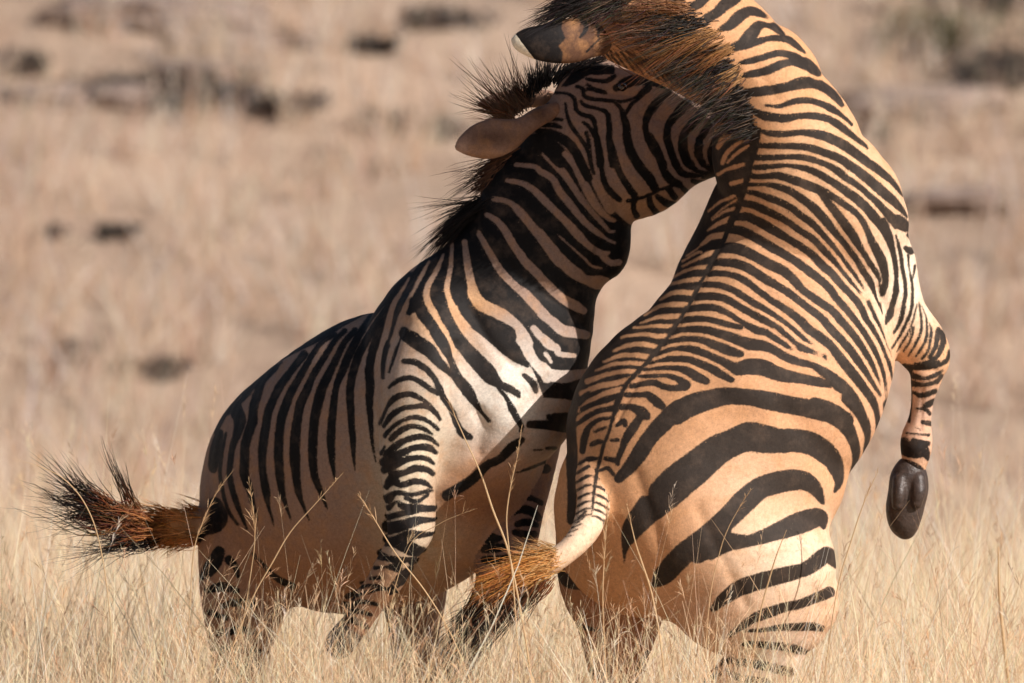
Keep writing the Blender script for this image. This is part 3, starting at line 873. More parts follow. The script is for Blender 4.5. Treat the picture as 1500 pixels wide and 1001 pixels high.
# ------------------------------------------------------------------ zebra builder
def coat_material(name, rough=0.62, wob=1.0):
    m, nt, bs, out = new_mat(name)
    tc = nd(nt, 'ShaderNodeTexCoord').outputs['Object']
    sd = nd(nt, 'ShaderNodeAttribute', attribute_name='stripe').outputs['Fac']
    lc = nd(nt, 'ShaderNodeAttribute', attribute_name='pale').outputs['Color']
    dc = nd(nt, 'ShaderNodeAttribute', attribute_name='dark').outputs['Color']
    n1 = noise(nt, tc, 260.0, 2.0)
    n2 = noise(nt, tc, 70.0, 2.0)
    w = math_n(nt, 'ADD', math_n(nt, 'MULTIPLY', math_n(nt, 'SUBTRACT', n1, .5), 3.2 * wob),
               math_n(nt, 'MULTIPLY', math_n(nt, 'SUBTRACT', n2, .5), 2.2 * wob))
    s = math_n(nt, 'SUBTRACT', math_n(nt, 'ADD', sd, w), .1)
    mr = nd(nt, 'ShaderNodeMapRange', interpolation_type='SMOOTHSTEP')
    mr.inputs['From Min'].default_value = -1.3
    mr.inputs['From Max'].default_value = 1.3
    nt.links.new(s, mr.inputs['Value'])
    # dust and worn patches in the pale hair
    n3 = noise(nt, tc, 22.0, 4.0, .6)
    n4 = noise(nt, tc, 420.0, 2.0)
    pale = mix_c(nt, math_n(nt, 'MULTIPLY', math_n(nt, 'SUBTRACT', n3, .46, clamp=True), 2.2, clamp=True), lc, (.50, .25, .10), 'MIX')
    pale = mix_c(nt, .26, pale, lc)
    n5 = noise(nt, tc, 120.0, 3.0, .6)
    g = math_n(nt, 'ADD', math_n(nt, 'MULTIPLY_ADD', n4, .6, .38), math_n(nt, 'MULTIPLY', n5, .62))
    hs = nd(nt, 'ShaderNodeHueSaturation')
    nt.links.new(g, hs.inputs['Value']); nt.links.new(pale, hs.inputs['Color'])
    dk = mix_c(nt, math_n(nt, 'MULTIPLY', math_n(nt, 'SUBTRACT', n3, .5, clamp=True), 1.2, clamp=True), dc, (.16, .11, .08))
    hd = nd(nt, 'ShaderNodeHueSaturation')
    nt.links.new(g, hd.inputs['Value']); nt.links.new(dk, hd.inputs['Color'])
    c = mix_c(nt, mr.outputs[0], hd.outputs[0], hs.outputs[0])
    nt.links.new(c, bs.inputs['Base Color'])
    bs.inputs['Roughness'].default_value = rough
    bs.inputs['Specular IOR Level'].default_value = .14
    # lie of the short hair, soft skin relief
    mp = nd(nt, 'ShaderNodeMapping')
    mp.inputs['Scale'].default_value = (1.0, 1.0, .35)
    nt.links.new(tc, mp.inputs['Vector'])
    nb = noise(nt, mp.outputs[0], 900.0, 2.0, .6)
    nb2 = noise(nt, tc, 38.0, 3.0, .5)
    hb = math_n(nt, 'ADD', math_n(nt, 'MULTIPLY', nb, .35), nb2)
    bp = nd(nt, 'ShaderNodeBump')
    bp.inputs['Strength'].default_value = .35
    bp.inputs['Distance'].default_value = .004
    nt.links.new(hb, bp.inputs['Height'])
    nt.links.new(bp.outputs[0], bs.inputs['Normal'])
    return m

def hair_material(name):
    m, nt, bs, out = new_mat(name)
    c = nd(nt, 'ShaderNodeAttribute', attribute_name='hair').outputs['Color']
    nt.links.new(c, bs.inputs['Base Color'])
    bs.inputs['Roughness'].default_value = .45
    bs.inputs['Specular IOR Level'].default_value = .35
    tr = nd(nt, 'ShaderNodeBsdfTranslucent')
    nt.links.new(c, tr.inputs['Color'])
    mx = nd(nt, 'ShaderNodeMixShader')
    mx.inputs[0].default_value = .25
    nt.links.new(bs.outputs[0], mx.inputs[1]); nt.links.new(tr.outputs[0], mx.inputs[2])
    nt.links.new(mx.outputs[0], out.inputs[0])
    return m

MAT_COAT = coat_material('striped coat')
MAT_HAIR = hair_material('mane hair')

def plain_material(name, c, rough=.5, spec=.4, bump=0, scale=60, c2=None):
    m, nt, bs, out = new_mat(name)
    tc = nd(nt, 'ShaderNodeTexCoord').outputs['Object']
    n = noise(nt, tc, scale, 4.0, .6)
    nt.links.new(mix_c(nt, n, c, c2 if c2 else tuple(v * .6 for v in c)), bs.inputs['Base Color'])
    bs.inputs['Roughness'].default_value = rough
    bs.inputs['Specular IOR Level'].default_value = spec
    if bump:
        bp = nd(nt, 'ShaderNodeBump'); bp.inputs['Strength'].default_value = bump; bp.inputs['Distance'].default_value = .003
        nt.links.new(n, bp.inputs['Height']); nt.links.new(bp.outputs[0], bs.inputs['Normal'])
    return m

MAT_HOOF = plain_material('hoof horn', (.085, .058, .048), .44, .42, 1.0, 80, (.016, .012, .010))
MAT_EYE = plain_material('dark wet eye', (.008, .005, .004), .06, .8)

class Zebra:
    def __init__(self, name, label, base_x, dref):
        self.s = 1 + dref / (CAM_D * PXM)
        self.dz = -0.0238 * dref / PXM
        self.o = Vector(((base_x - 750) * self.s / PXM, dref / PXM, 0.0))
        self.root = empty(name, self.o)
        tag(self.root, label, 'zebra', 'zebras fighting in dry grass')
    def W(self, P):
        P = np.asarray(P, float)
        return np.column_stack([(P[:, 0] - 750) * self.s / PXM - self.o.x, P[:, 2] / PXM - self.o.y,
                                (500 - P[:, 1]) * self.s / PXM + AIM_Z + self.dz - self.o.z])
    def body(self, chains, sheets, base, regions, dbase, dregions, far_base=None, relief=None, lie=(0, 1, 0), fur=300000, tint=(1, 1, 1)):
        """sheets: list of (Coat, [chain indices]); the first is the near side and trunk"""
        ch = [(chain_sections(s), k) for s, k in chains]
        V, Q = build_body(ch)
        V = lap_smooth(V, Q, 12)
        self.bvh = BVHTree.FromPolygons(V.tolist(), Q.tolist())
        V, Q = subdivide(V, Q)
        N = vert_normals(V, Q)
        x, y = V[:, 0].copy(), V[:, 1].copy()
        if len(sheets) > 1:
            D = []
            for coat, ids in sheets:
                d = np.full(len(V), FAR)
                for i in ids: d = np.minimum(d, chain_dist(V, ch[i][0]))
                D.append(d)
            own = np.argmin(np.array(D), axis=0)
        else: own = np.zeros(len(V), int)
        st = np.zeros(len(V))
        for i, (coat, ids) in enumerate(sheets):
            k = own == i
            st[k] = coat.sample(x[k], y[k])
        if relief is not None:
            face = np.clip(-N[:, 2] * 1.6, 0, 1) * (own == 0)
            V = V + N * (relief.sample(x, y) * face)[:, None]
            N = vert_normals(V, Q)
        o = mesh_from('body', self.W(V), None, MAT_COAT, self.root, quads=Q)
        me = o.data
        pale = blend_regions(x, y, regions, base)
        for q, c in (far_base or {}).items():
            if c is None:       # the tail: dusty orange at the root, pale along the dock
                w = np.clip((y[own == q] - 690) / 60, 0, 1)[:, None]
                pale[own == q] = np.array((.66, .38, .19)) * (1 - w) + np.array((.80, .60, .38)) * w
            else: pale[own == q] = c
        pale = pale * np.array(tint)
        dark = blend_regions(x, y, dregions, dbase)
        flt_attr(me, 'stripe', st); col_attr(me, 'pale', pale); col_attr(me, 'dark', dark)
        if fur:
            # short hair lying along the body, one sliver each
            k = RNG.integers(0, len(V), fur)
            k = k[(y[k] < 1120) & ~((N[k, 2] > .5) & (RNG.random(fur) < .7))]
            n = N[k]
            L = RNG.uniform(2.6, 5.6, len(k))
            d = np.array(lie, float) + RNG.normal(0, .22, (len(k), 3))
            d -= (d * n).sum(1, keepdims=True) * n
            d /= np.linalg.norm(d, axis=1, keepdims=True) + 1e-9
            rise = RNG.uniform(.06, .34, len(k))[:, None]
            sd_ = np.cross(n, d)
            jit = RNG.normal(0, 1.1, (len(k), 1)) * sd_ + RNG.normal(0, 1.1, (len(k), 1)) * d
            root = V[k] + jit - n * .5
            wv = sd_ * RNG.uniform(.28, .5, len(k))[:, None]
            T = np.stack([root - wv, root + wv, root + (d * (1 - rise) + n * rise) * L[:, None]], 1).reshape(-1, 3)
            f = mesh_from('coat_hair', self.W(T), None, MAT_COAT, self.root, quads=np.arange(len(T)).reshape(-1, 3))
            var = np.repeat(RNG.uniform(.58, 1.35, len(k)), 3)[:, None]
            flt_attr(f.data, 'stripe', np.repeat(st[k] + RNG.normal(0, .5, len(k)), 3))
            col_attr(f.data, 'pale', np.minimum(np.repeat(pale[k], 3, 0) * var, .95)); col_attr(f.data, 'dark', np.repeat(dark[k], 3, 0) * var)
            f['kind'] = 'stuff'
        return o
    def surf(self, x, y, default=0.0, back=False):
        h = self.bvh.ray_cast(Vector((x, y, -3000)), Vector((0, 0, 1))) if not back else self.bvh.ray_cast(Vector((x, y, 3000)), Vector((0, 0, -1)))
        return h[0].z if h[0] is not None else default
    def piece(self, name, chains, mat, step=3.0, colour=None, sub=False):
        V, Q = build_body([(chain_sections(s), k) for s, k in chains], step)
        V = lap_smooth(V, Q, 2)
        if sub: V, Q = subdivide(V, Q)
        o = mesh_from(name, self.W(V), None, mat, self.root, quads=Q)
        if colour:
            st, pale, dark = colour(V)
            flt_attr(o.data, 'stripe', st); col_attr(o.data, 'pale', pale); col_attr(o.data, 'dark', dark)
        return o, V
    def hair(self, name, specs, seg=6):
        """specs: dicts with roots, dirs, n, len, w, colours, bend, spread"""
        VV, QQ, CC = [], [], []
        base = 0
        for sp in specs:
            n = sp['n']
            roots = np.array(sp['roots'], float); dirs = np.array(sp['dirs'], float)
            u = RNG.random(n) * (len(roots) - 1) if len(roots) > 1 else np.zeros(n)
            i = np.minimum(u.astype(int), max(len(roots) - 2, 0)); f = (u - i)[:, None]
            j = np.minimum(i + 1, len(roots) - 1)
            P0 = roots[i] * (1 - f) + roots[j] * f
            Dr = dirs[i] * (1 - f) + dirs[j] * f
            P0[:, :2] += RNG.normal(0, sp.get('rj', 4), (n, 2))
            P0[:, 2] += RNG.normal(0, sp.get('dj', 8), n)
            if sp.get('on'):
                for q in range(n):
                    P0[q, 2] = self.surf(P0[q, 0], P0[q, 1], P0[q, 2]) + sp.get('sink', 4) + RNG.random() * 6
            ln = RNG.uniform(*sp.get('len', (.7, 1.1)), n)[:, None]
            clump = max(int(n / sp.get('per', 12)), 1)
            cj = RNG.normal(0, sp.get('spread', .12), (clump, 3))
            ci = np.minimum((u / max(len(roots) - 1, 1) * clump).astype(int), clump - 1) if len(roots) > 1 else RNG.integers(0, clump, n)
            mag = np.linalg.norm(Dr, axis=1)[:, None]
            Dr = Dr + mag * (cj[ci] + RNG.normal(0, sp.get('frizz', .05), (n, 3)))
            Dr = Dr * ln
            bend = np.array(sp.get('bend', (0, 0, 0)), float) * mag * ln + mag * RNG.normal(0, sp.get('curl', .06), (n, 3))
            t = np.linspace(0, 1, seg + 1)
            wob = RNG.normal(0, sp.get('wave', .025), (n, 1, 3)) * mag[:, :, None] * np.sin(t * 5.5)[None, :, None]
            path = wob + P0[:, None, :] + Dr[:, None, :] * t[None, :, None] + bend[:, None, :] * (t ** 2)[None, :, None]
            w = sp.get('w', 1.6) * RNG.uniform(.6, 1.3, n)
            rad = w[:, None] * (1 - t[None, :] ** 1.6 * .92) * .5
            tang = Dr / (np.linalg.norm(Dr, axis=1)[:, None] + 1e-9)
            s1 = np.cross(tang, np.array([0.3, .2, 1.0])); s1 /= np.linalg.norm(s1, axis=1)[:, None] + 1e-9
            s2 = np.cross(tang, s1)
            ring = []
            for k in range(3):
                a = k * 2 * math.pi / 3
                ring.append(path + (math.cos(a) * s1 + math.sin(a) * s2)[:, None, :] * rad[:, :, None])
            V = np.stack(ring, axis=2).reshape(n, -1, 3)              # n, (seg+1)*3, 3
            q = []
            for k in range(seg):
                for r in range(3):
                    q.append((k * 3 + r, k * 3 + (r + 1) % 3, (k + 1) * 3 + (r + 1) % 3, (k + 1) * 3 + r))
            q = np.array(q)
            Q = (q[None] + (np.arange(n) * (seg + 1) * 3)[:, None, None]).reshape(-1, 4) + base
            cols = [np.array(c, float) for c in sp['cols']]
            pick = RNG.random(n)
            stops = np.linspace(0, 1, len(cols))
            C = np.zeros((n, seg + 1, 3))
            for ch in range(3): C[:, :, ch] = np.interp(np.clip(t[None, :] * RNG.uniform(.75, 1.25, n)[:, None], 0, 1), stops, [c[ch] for c in cols])
            if 'alt' in sp:
                k = pick < sp['alt'][0]
                C[k] = np.array(sp['alt'][1])
            C *= RNG.uniform(.55, 1.3, n)[:, None, None]
            VV.append(V.reshape(-1, 3)); QQ.append(Q); CC.append(np.repeat(C, 3, axis=1).reshape(-1, 3))
            base += n * (seg + 1) * 3
        o = mesh_from(name, self.W(np.vstack(VV)), None, MAT_HAIR, self.root, quads=np.vstack(QQ))
        col_attr(o.data, 'hair', np.vstack(CC))
        return o

BLACK = (.016, .013, .012)
ORANGE = (.52, .22, .075)
RUST = (.30, .11, .04)

# ================================================================== zebra coming from the left
coat_a = Coat(); coat_a.draw(COAT_A)
bands = Coat()
bands.draw("""
D 700,668,12 740,655,14 800,650,14
D 690,700,12 740,684,14 800,686,14
D @620,640 810,570,50 900,545,50 1000,555,50 1080,600,50
D @620,640 800,690,50 900,650,80 1000,680,80 1060,740,60
D @620,640 860,790,60 950,770,70 1040,800,50
D @620,640 840,860,60 930,880,70 1020,880,60
D @620,640 500,920,25 560,830,25 640,790,25
D @660,740 300,270,80 360,290,110 470,290,40
D @660,740 310,390,80 400,380,90 520,370,60
D @660,740 310,490,70 420,490,90 560,470,70
D 695,850,16 730,846,16 770,842,12
D 690,880,14 720,876,14 760,872,12
D 680,905,12 745,905,12
D 1205,406,9 1255,400,11 1310,404,8
D 1205,428,9 1255,422,11 1310,426,8
D 1205,450,9 1255,444,11 1310,448,8
D 1205,472,9 1255,466,11 1310,470,8
D 1205,494,9 1255,488,11 1310,492,8
D 1205,516,9 1255,510,11 1310,514,8
D 1205,538,9 1255,532,11 1310,536,8
D 1205,560,9 1255,554,11 1310,558,8
D 1205,582,9 1255,576,11 1310,580,8
D 1205,604,9 1255,598,11 1310,602,8
D 1205,626,9 1255,620,11 1310,624,8
""")
za = Zebra('zebra', 'darker zebra at left in shade, its head pushed up under the other zebra', 560, 200)
A_CH = [
 # trunk
 ([(388, 700, 376, 800, 45, 540), (376, 622, 398, 850, 90, 510), (398, 562, 455, 885, 130, 450), (446, 518, 535, 905, 155, 370),
   (514, 466, 620, 885, 160, 290), (571, 430, 690, 830, 140, 225), (622, 370, 745, 735, 122, 180), (672, 356, 790, 660, 95, 160)], 18),
 # neck
 ([(596, 398, 780, 700, 110, 190), (640, 346, 828, 590, 96, 172), (687, 302, 850, 486, 80, 170), (718, 257, 872, 410, 70, 172), (740, 210, 908, 348, 62, 176),
   (768, 156, 900, 300, 58, 182), (800, 145, 890, 250, 50, 190)], 26),
 # throat
 ([(868, 318, 918, 325, 26, 176), (872, 350, 924, 352, 30, 174), (866, 385, 916, 386, 26, 174), (846, 410, 886, 412, 20, 174)], 20),
 # head
 ([(778, 158, 850, 285, 44, 168), (815, 116, 902, 318, 56, 166), (858, 92, 932, 322, 58, 165), (905, 90, 966, 315, 57, 168), (958, 105, 1008, 287, 50, 175),
   (1010, 128, 1046, 268, 43, 184), (1060, 152, 1080, 258, 39, 194), (1105, 172, 1112, 250, 36, 202), (1128, 190, 1128, 236, 26, 206)], 14),
 # right shoulder and breast
 ([(590, 455, 684, 470, 54, 110), (564, 545, 684, 545, 66, 90), (562, 610, 666, 600, 58, 82)], 30),
 ([(668, 520, 774, 480, 58, 140), (660, 590, 806, 540, 66, 138), (670, 642, 788, 618, 58, 138)], 30),
 # near foreleg
 ([(560, 575, 672, 565, 60, 85), (555, 632, 655, 622, 50, 78), (557, 680, 643, 668, 43, 74), (563, 720, 638, 708, 38, 70), (567, 755, 639, 745, 37, 66),
   (566, 782, 635, 775, 36, 62), (554, 812, 614, 808, 32, 66), (536, 845, 596, 845, 28, 78), (520, 866, 568, 880, 23, 92), (511, 884, 550, 906, 21, 104), (504, 900, 538, 924, 19, 112)], 14),
 # far foreleg
 ([(690, 640, 830, 600, 60, 235), (694, 695, 812, 690, 48, 215), (694, 745, 797, 748, 42, 195), (696, 790, 786, 800, 38, 180), (698, 832, 768, 842, 32, 190),
   (690, 870, 745, 880, 24, 215), (672, 910, 720, 925, 22, 245), (652, 950, 700, 970, 22, 265)], 16),
 # near hind leg
 ([(300, 720, 420, 760, 75, 470), (286, 800, 412, 830, 72, 440), (287, 860, 418, 882, 62, 425), (295, 915, 408, 925, 48, 420), (303, 960, 388, 965, 38, 430),
   (310, 1010, 378, 1008, 32, 450), (318, 1060, 366, 1050, 28, 470), (330, 1130, 368, 1128, 22, 460), (335, 1190, 372, 1190, 24, 450), (340, 1215, 385, 1215, 24, 445)], 30),
 # far hind leg
 ([(520, 800, 660, 790, 60, 480), (550, 870, 655, 870, 55, 470), (566, 925, 645, 925, 42, 465), (572, 985, 636, 980, 34, 470), (570, 1050, 618, 1045, 28, 490),
   (585, 1130, 622, 1130, 22, 480), (590, 1200, 632, 1200, 24, 470)], 26),
 # dock of the tail
 ([(340, 740, 340, 800, 22, 520), (306, 752, 304, 802, 20, 480), (276, 758, 272, 800, 17, 440), (244, 762, 240, 796, 12, 400)], 12),
]
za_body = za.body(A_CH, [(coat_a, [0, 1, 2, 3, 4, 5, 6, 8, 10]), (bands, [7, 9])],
    (.32, .215, .165), [  # flank, neck and head painted darker for shade, sunlit chest painted paler
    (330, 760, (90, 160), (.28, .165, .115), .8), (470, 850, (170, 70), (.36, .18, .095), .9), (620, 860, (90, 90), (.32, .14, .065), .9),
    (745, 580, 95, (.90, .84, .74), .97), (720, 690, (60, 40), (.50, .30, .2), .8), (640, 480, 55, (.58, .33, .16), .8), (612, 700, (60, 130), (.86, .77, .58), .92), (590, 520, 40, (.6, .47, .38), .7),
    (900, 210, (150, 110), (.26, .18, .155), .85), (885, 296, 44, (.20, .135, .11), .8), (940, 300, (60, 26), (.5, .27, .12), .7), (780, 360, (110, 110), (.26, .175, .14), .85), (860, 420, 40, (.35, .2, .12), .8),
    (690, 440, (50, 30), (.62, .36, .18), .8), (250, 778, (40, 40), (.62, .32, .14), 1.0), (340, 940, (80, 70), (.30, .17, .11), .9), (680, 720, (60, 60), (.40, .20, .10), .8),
    (840, 650, (44, 80), (.20, .11, .075), .85), (700, 730, (80, 34), (.26, .12, .06), .85)],  # shade on the far chest and underside painted into the coat
    (.008, .007, .007), [(700, 560, (140, 110), (.028, .024, .022), .8), (600, 700, (60, 130), (.022, .018, .016), .8)],  # far legs get a darker pale colour to paint in their shade
    far_base={1: (.22, .14, .115)}, lie=(-.75, .6, 0), relief=Relief('''
# shoulder blade, point of shoulder, elbow, folds by the leg
3.5 600,440,40 622,480,46 640,530,46
-3.5 590,470,16 574,520,16 562,580,14 556,650,12
-3 668,500,14 660,560,14 668,610,14
-7 700,600,24 706,625,34 700,655,26
4 736,560,60 748,610,60
-3 690,450,18 720,500,18 750,530,16
3 770,560,20 800,540,16
# ribs
1.6 500,560,16 492,640,18 496,720,16
1.6 532,540,16 526,620,18 530,700,16
1.6 466,560,16 458,650,18 462,740,16
-4 405,800,30 425,850,26 445,890,20
3 340,700,50 330,780,50
-2.5 380,620,24 368,720,24
# neck: windpipe groove, throat folds
-3 690,330,18 760,400,20 830,450,18 860,480,14
2.5 730,300,30 800,360,34
-3 900,330,12 878,360,14 862,400,12
-3 850,270,10 872,310,10 905,325,8
# cheek, jaw, face
4 905,230,66 925,260,50
-3.5 880,190,14 888,250,14 905,305,12
2.5 960,190,24 1020,215,20
-2.5 940,165,12 985,180,12 1030,205,10
4 905,112,20 925,116,16
-3 890,135,12 930,138,12
-2 1030,240,10 1050,256,8
# knee and tendons
3.5 600,765,26 606,780,24
-2 598,700,8 602,745,8
2 620,650,24 618,710,20
'''))
# black hooves, eye, ear
za.piece('hoof', [([(500, 904, 533, 928, 19, 114), (490, 915, 525, 942, 22, 122), (481, 926, 515, 954, 22, 130)], 6)], MAT_HOOF)
za.piece('hoof', [([(646, 958, 694, 980, 22, 268), (636, 976, 690, 1000, 26, 276), (628, 992, 684, 1018, 26, 282)], 8)], MAT_HOOF)
za.piece('hoof', [([(338, 1212, 388, 1212, 26, 444), (332, 1232, 396, 1232, 30, 440), (330, 1246, 400, 1246, 32, 438)], 6)], MAT_HOOF)
za.piece('hoof', [([(588, 1206, 634, 1206, 25, 468), (583, 1230, 640, 1230, 30, 464), (580, 1246, 644, 1246, 32, 462)], 6)], MAT_HOOF)
ez = za.surf(911, 127, 150)
za.piece('eye', [([(903, 127, 919, 125, 7, ez + 2), (904, 128, 918, 127, 7, ez + 3)], 2)], MAT_EYE, 1.2)
def ear_col_a(V):
    x, y = V[:, 0], V[:, 1]
    c = blend_regions(x, y, [(720, 200, (34, 12), (.10, .055, .038), .8), (790, 165, (14, 12), (.06, .034, .026), .8), (676, 216, (12, 16), (.42, .28, .21), .9), (740, 222, (40, 6), (.38, .25, .19), .7)], (.25, .155, .115))
    return np.full(len(V), 12.0), c, np.tile((.02, .02, .02), (len(V), 1))
za.piece('ear', [([(668, 210, 671, 220, 3, 96), (677, 196, 685, 226, 8, 96), (694, 181, 706, 231, 11, 98), (716, 173, 728, 230, 12, 102), (742, 172, 749, 220, 13, 108), (764, 168, 766, 204, 14, 116),
                   (784, 157, 790, 186, 15, 126), (806, 150, 812, 174, 15, 140), (822, 148, 828, 170, 12, 152)], 6)], MAT_COAT, 2.4, ear_col_a, True)
za.piece('ear', [([(700, 150, 704, 158, 3, 280), (716, 140, 724, 160, 8, 275), (745, 132, 752, 160, 11, 268), (775, 130, 782, 158, 12, 255), (800, 132, 806, 160, 14, 240)], 6)], MAT_COAT, 2.4, ear_col_a, True)

za.hair('mane', [
 # crest between the ears
 dict(curl=.14, roots=[(732, 172, 182), (748, 160, 180), (772, 146, 180)], dirs=[(-62, -14, 0), (-52, -46, 0), (-12, -58, 0)], n=150, len=(.35, 1.2), w=1.63, spread=.22, frizz=.1, cols=[RUST, (.12, .06, .035), BLACK], bend=(0, -.1, 0), dj=10, per=9),
 dict(roots=[(735, 178, 182), (775, 150, 180)], dirs=[(-24, -18, 0), (-10, -32, 0)], n=520, len=(.4, 1.2), w=1.36, spread=.3, frizz=.25, cols=[(.32, .19, .12), (.30, .18, .11), (.2, .12, .08)], dj=12),
 dict(roots=[(772, 148, 180), (790, 128, 182), (812, 116, 186)], dirs=[(-16, -34, 0), (-2, -36, 0), (18, -34, 0)], n=240, len=(.6, 1.15), w=1.77, spread=.2, frizz=.12, cols=[BLACK, BLACK, (.05, .035, .03)], dj=10),
 dict(roots=[(812, 122, 172), (840, 106, 172), (872, 92, 172)], dirs=[(22, -30, -6), (30, -22, -6), (34, -10, -4)], n=340, len=(.6, 1.2), w=1.63, spread=.16, frizz=.1, cols=[BLACK, BLACK, (.06, .04, .035)], dj=12),
 # below the ear, long loose strands
 dict(curl=.14, roots=[(762, 212, 176), (742, 232, 174), (726, 256, 172)], dirs=[(-92, 42, 0), (-72, 34, 0), (-36, 26, 0)], n=120, len=(.5, 1.3), w=1.50, spread=.1, frizz=.06, cols=[RUST, (.07, .04, .03), BLACK], bend=(0, .05, 0), per=7),
 dict(roots=[(756, 214, 174), (734, 238, 172), (712, 272, 171)], dirs=[(-22, 12, 0), (-20, 14, 0), (-16, 14, 0)], n=420, len=(.6, 1.3), w=1.50, spread=.2, frizz=.2, cols=[(.20, .10, .06), (.12, .07, .045)], dj=14),
 # tuft over the withers
 dict(roots=[(738, 290, 168), (715, 294, 168), (694, 306, 170)], dirs=[(-96, 30, 0), (-76, 44, 0), (-58, 54, 0)], n=520, len=(.55, 1.15), w=1.63, spread=.09, frizz=.06, cols=[BLACK, BLACK, (.03, .022, .02)], bend=(-.04, .26, 0), dj=14),
 dict(roots=[(740, 288, 168), (705, 300, 168)], dirs=[(-110, -4, 0), (-90, 4, 0)], n=40, len=(.6, 1.2), w=1.16, spread=.1, frizz=.08, cols=[BLACK, BLACK], bend=(0, .12, 0)),
])
za.hair('tail_hair', [
 dict(roots=[(300, 758, 480), (300, 794, 480), (272, 794, 445), (266, 762, 437)], dirs=[(-54, -8, -59), (-54, 6, -59), (-60, 6, -66), (-60, -12, -66)], n=900, wave=.04, len=(.6, 1.25), w=1.58, spread=.08, frizz=.06, cols=[(.90, .50, .22), (.86, .39, .12), (.60, .25, .08)], dj=16),
 dict(roots=[(236, 764, 400), (240, 792, 405), (214, 786, 372), (206, 758, 362)], dirs=[(-70, -26, -77), (-70, -4, -77), (-70, -10, -77), (-70, -34, -77)], n=420, wave=.04, curl=.1, len=(.5, 1.15), w=1.58, spread=.08, frizz=.06, cols=[ORANGE, RUST, (.06, .035, .025)], dj=16),
 dict(roots=[(196, 768, 350), (160, 752, 305), (140, 744, 280)], dirs=[(-96, -28, -105), (-86, -34, -94), (-76, -30, -83)], n=190, wave=.05, curl=.1, len=(.5, 1.15), w=2.02, spread=.08, frizz=.05, cols=[RUST, BLACK, BLACK], bend=(0, .02, 0), dj=12, rj=8, per=10),
 dict(roots=[(200, 776, 355), (150, 772, 292)], dirs=[(-130, -8, -143), (-120, -16, -132)], n=80, wave=.05, curl=.1, len=(.4, 1.05), w=1.87, spread=.05, frizz=.04, cols=[RUST, BLACK, BLACK], bend=(0, -.08, 0), dj=12, rj=6, per=8),
 dict(roots=[(236, 796, 400), (190, 800, 342)], dirs=[(-110, 12, -121), (-120, 8, -132)], n=80, wave=.05, curl=.1, len=(.4, 1.1), w=1.73, spread=.06, frizz=.05, cols=[BLACK, BLACK, (.08, .06, .05)], bend=(0, -.03, 0), dj=12, rj=4, per=8),
 dict(roots=[(210, 756, 367), (176, 740, 325)], dirs=[(-50, -66, -55), (-42, -92, -46)], n=34, len=(.5, 1.2), w=1.73, spread=.06, frizz=.03, cols=[RUST, BLACK, BLACK], bend=(.05, -.1, 0), dj=8),
 dict(roots=[(170, 746, 317), (110, 726, 242)], dirs=[(-64, -44, -70), (-60, -44, -66)], n=30, len=(.5, 1.2), w=1.58, spread=.1, frizz=.04, cols=[BLACK, BLACK], bend=(0, -.1, 0), dj=8),
])

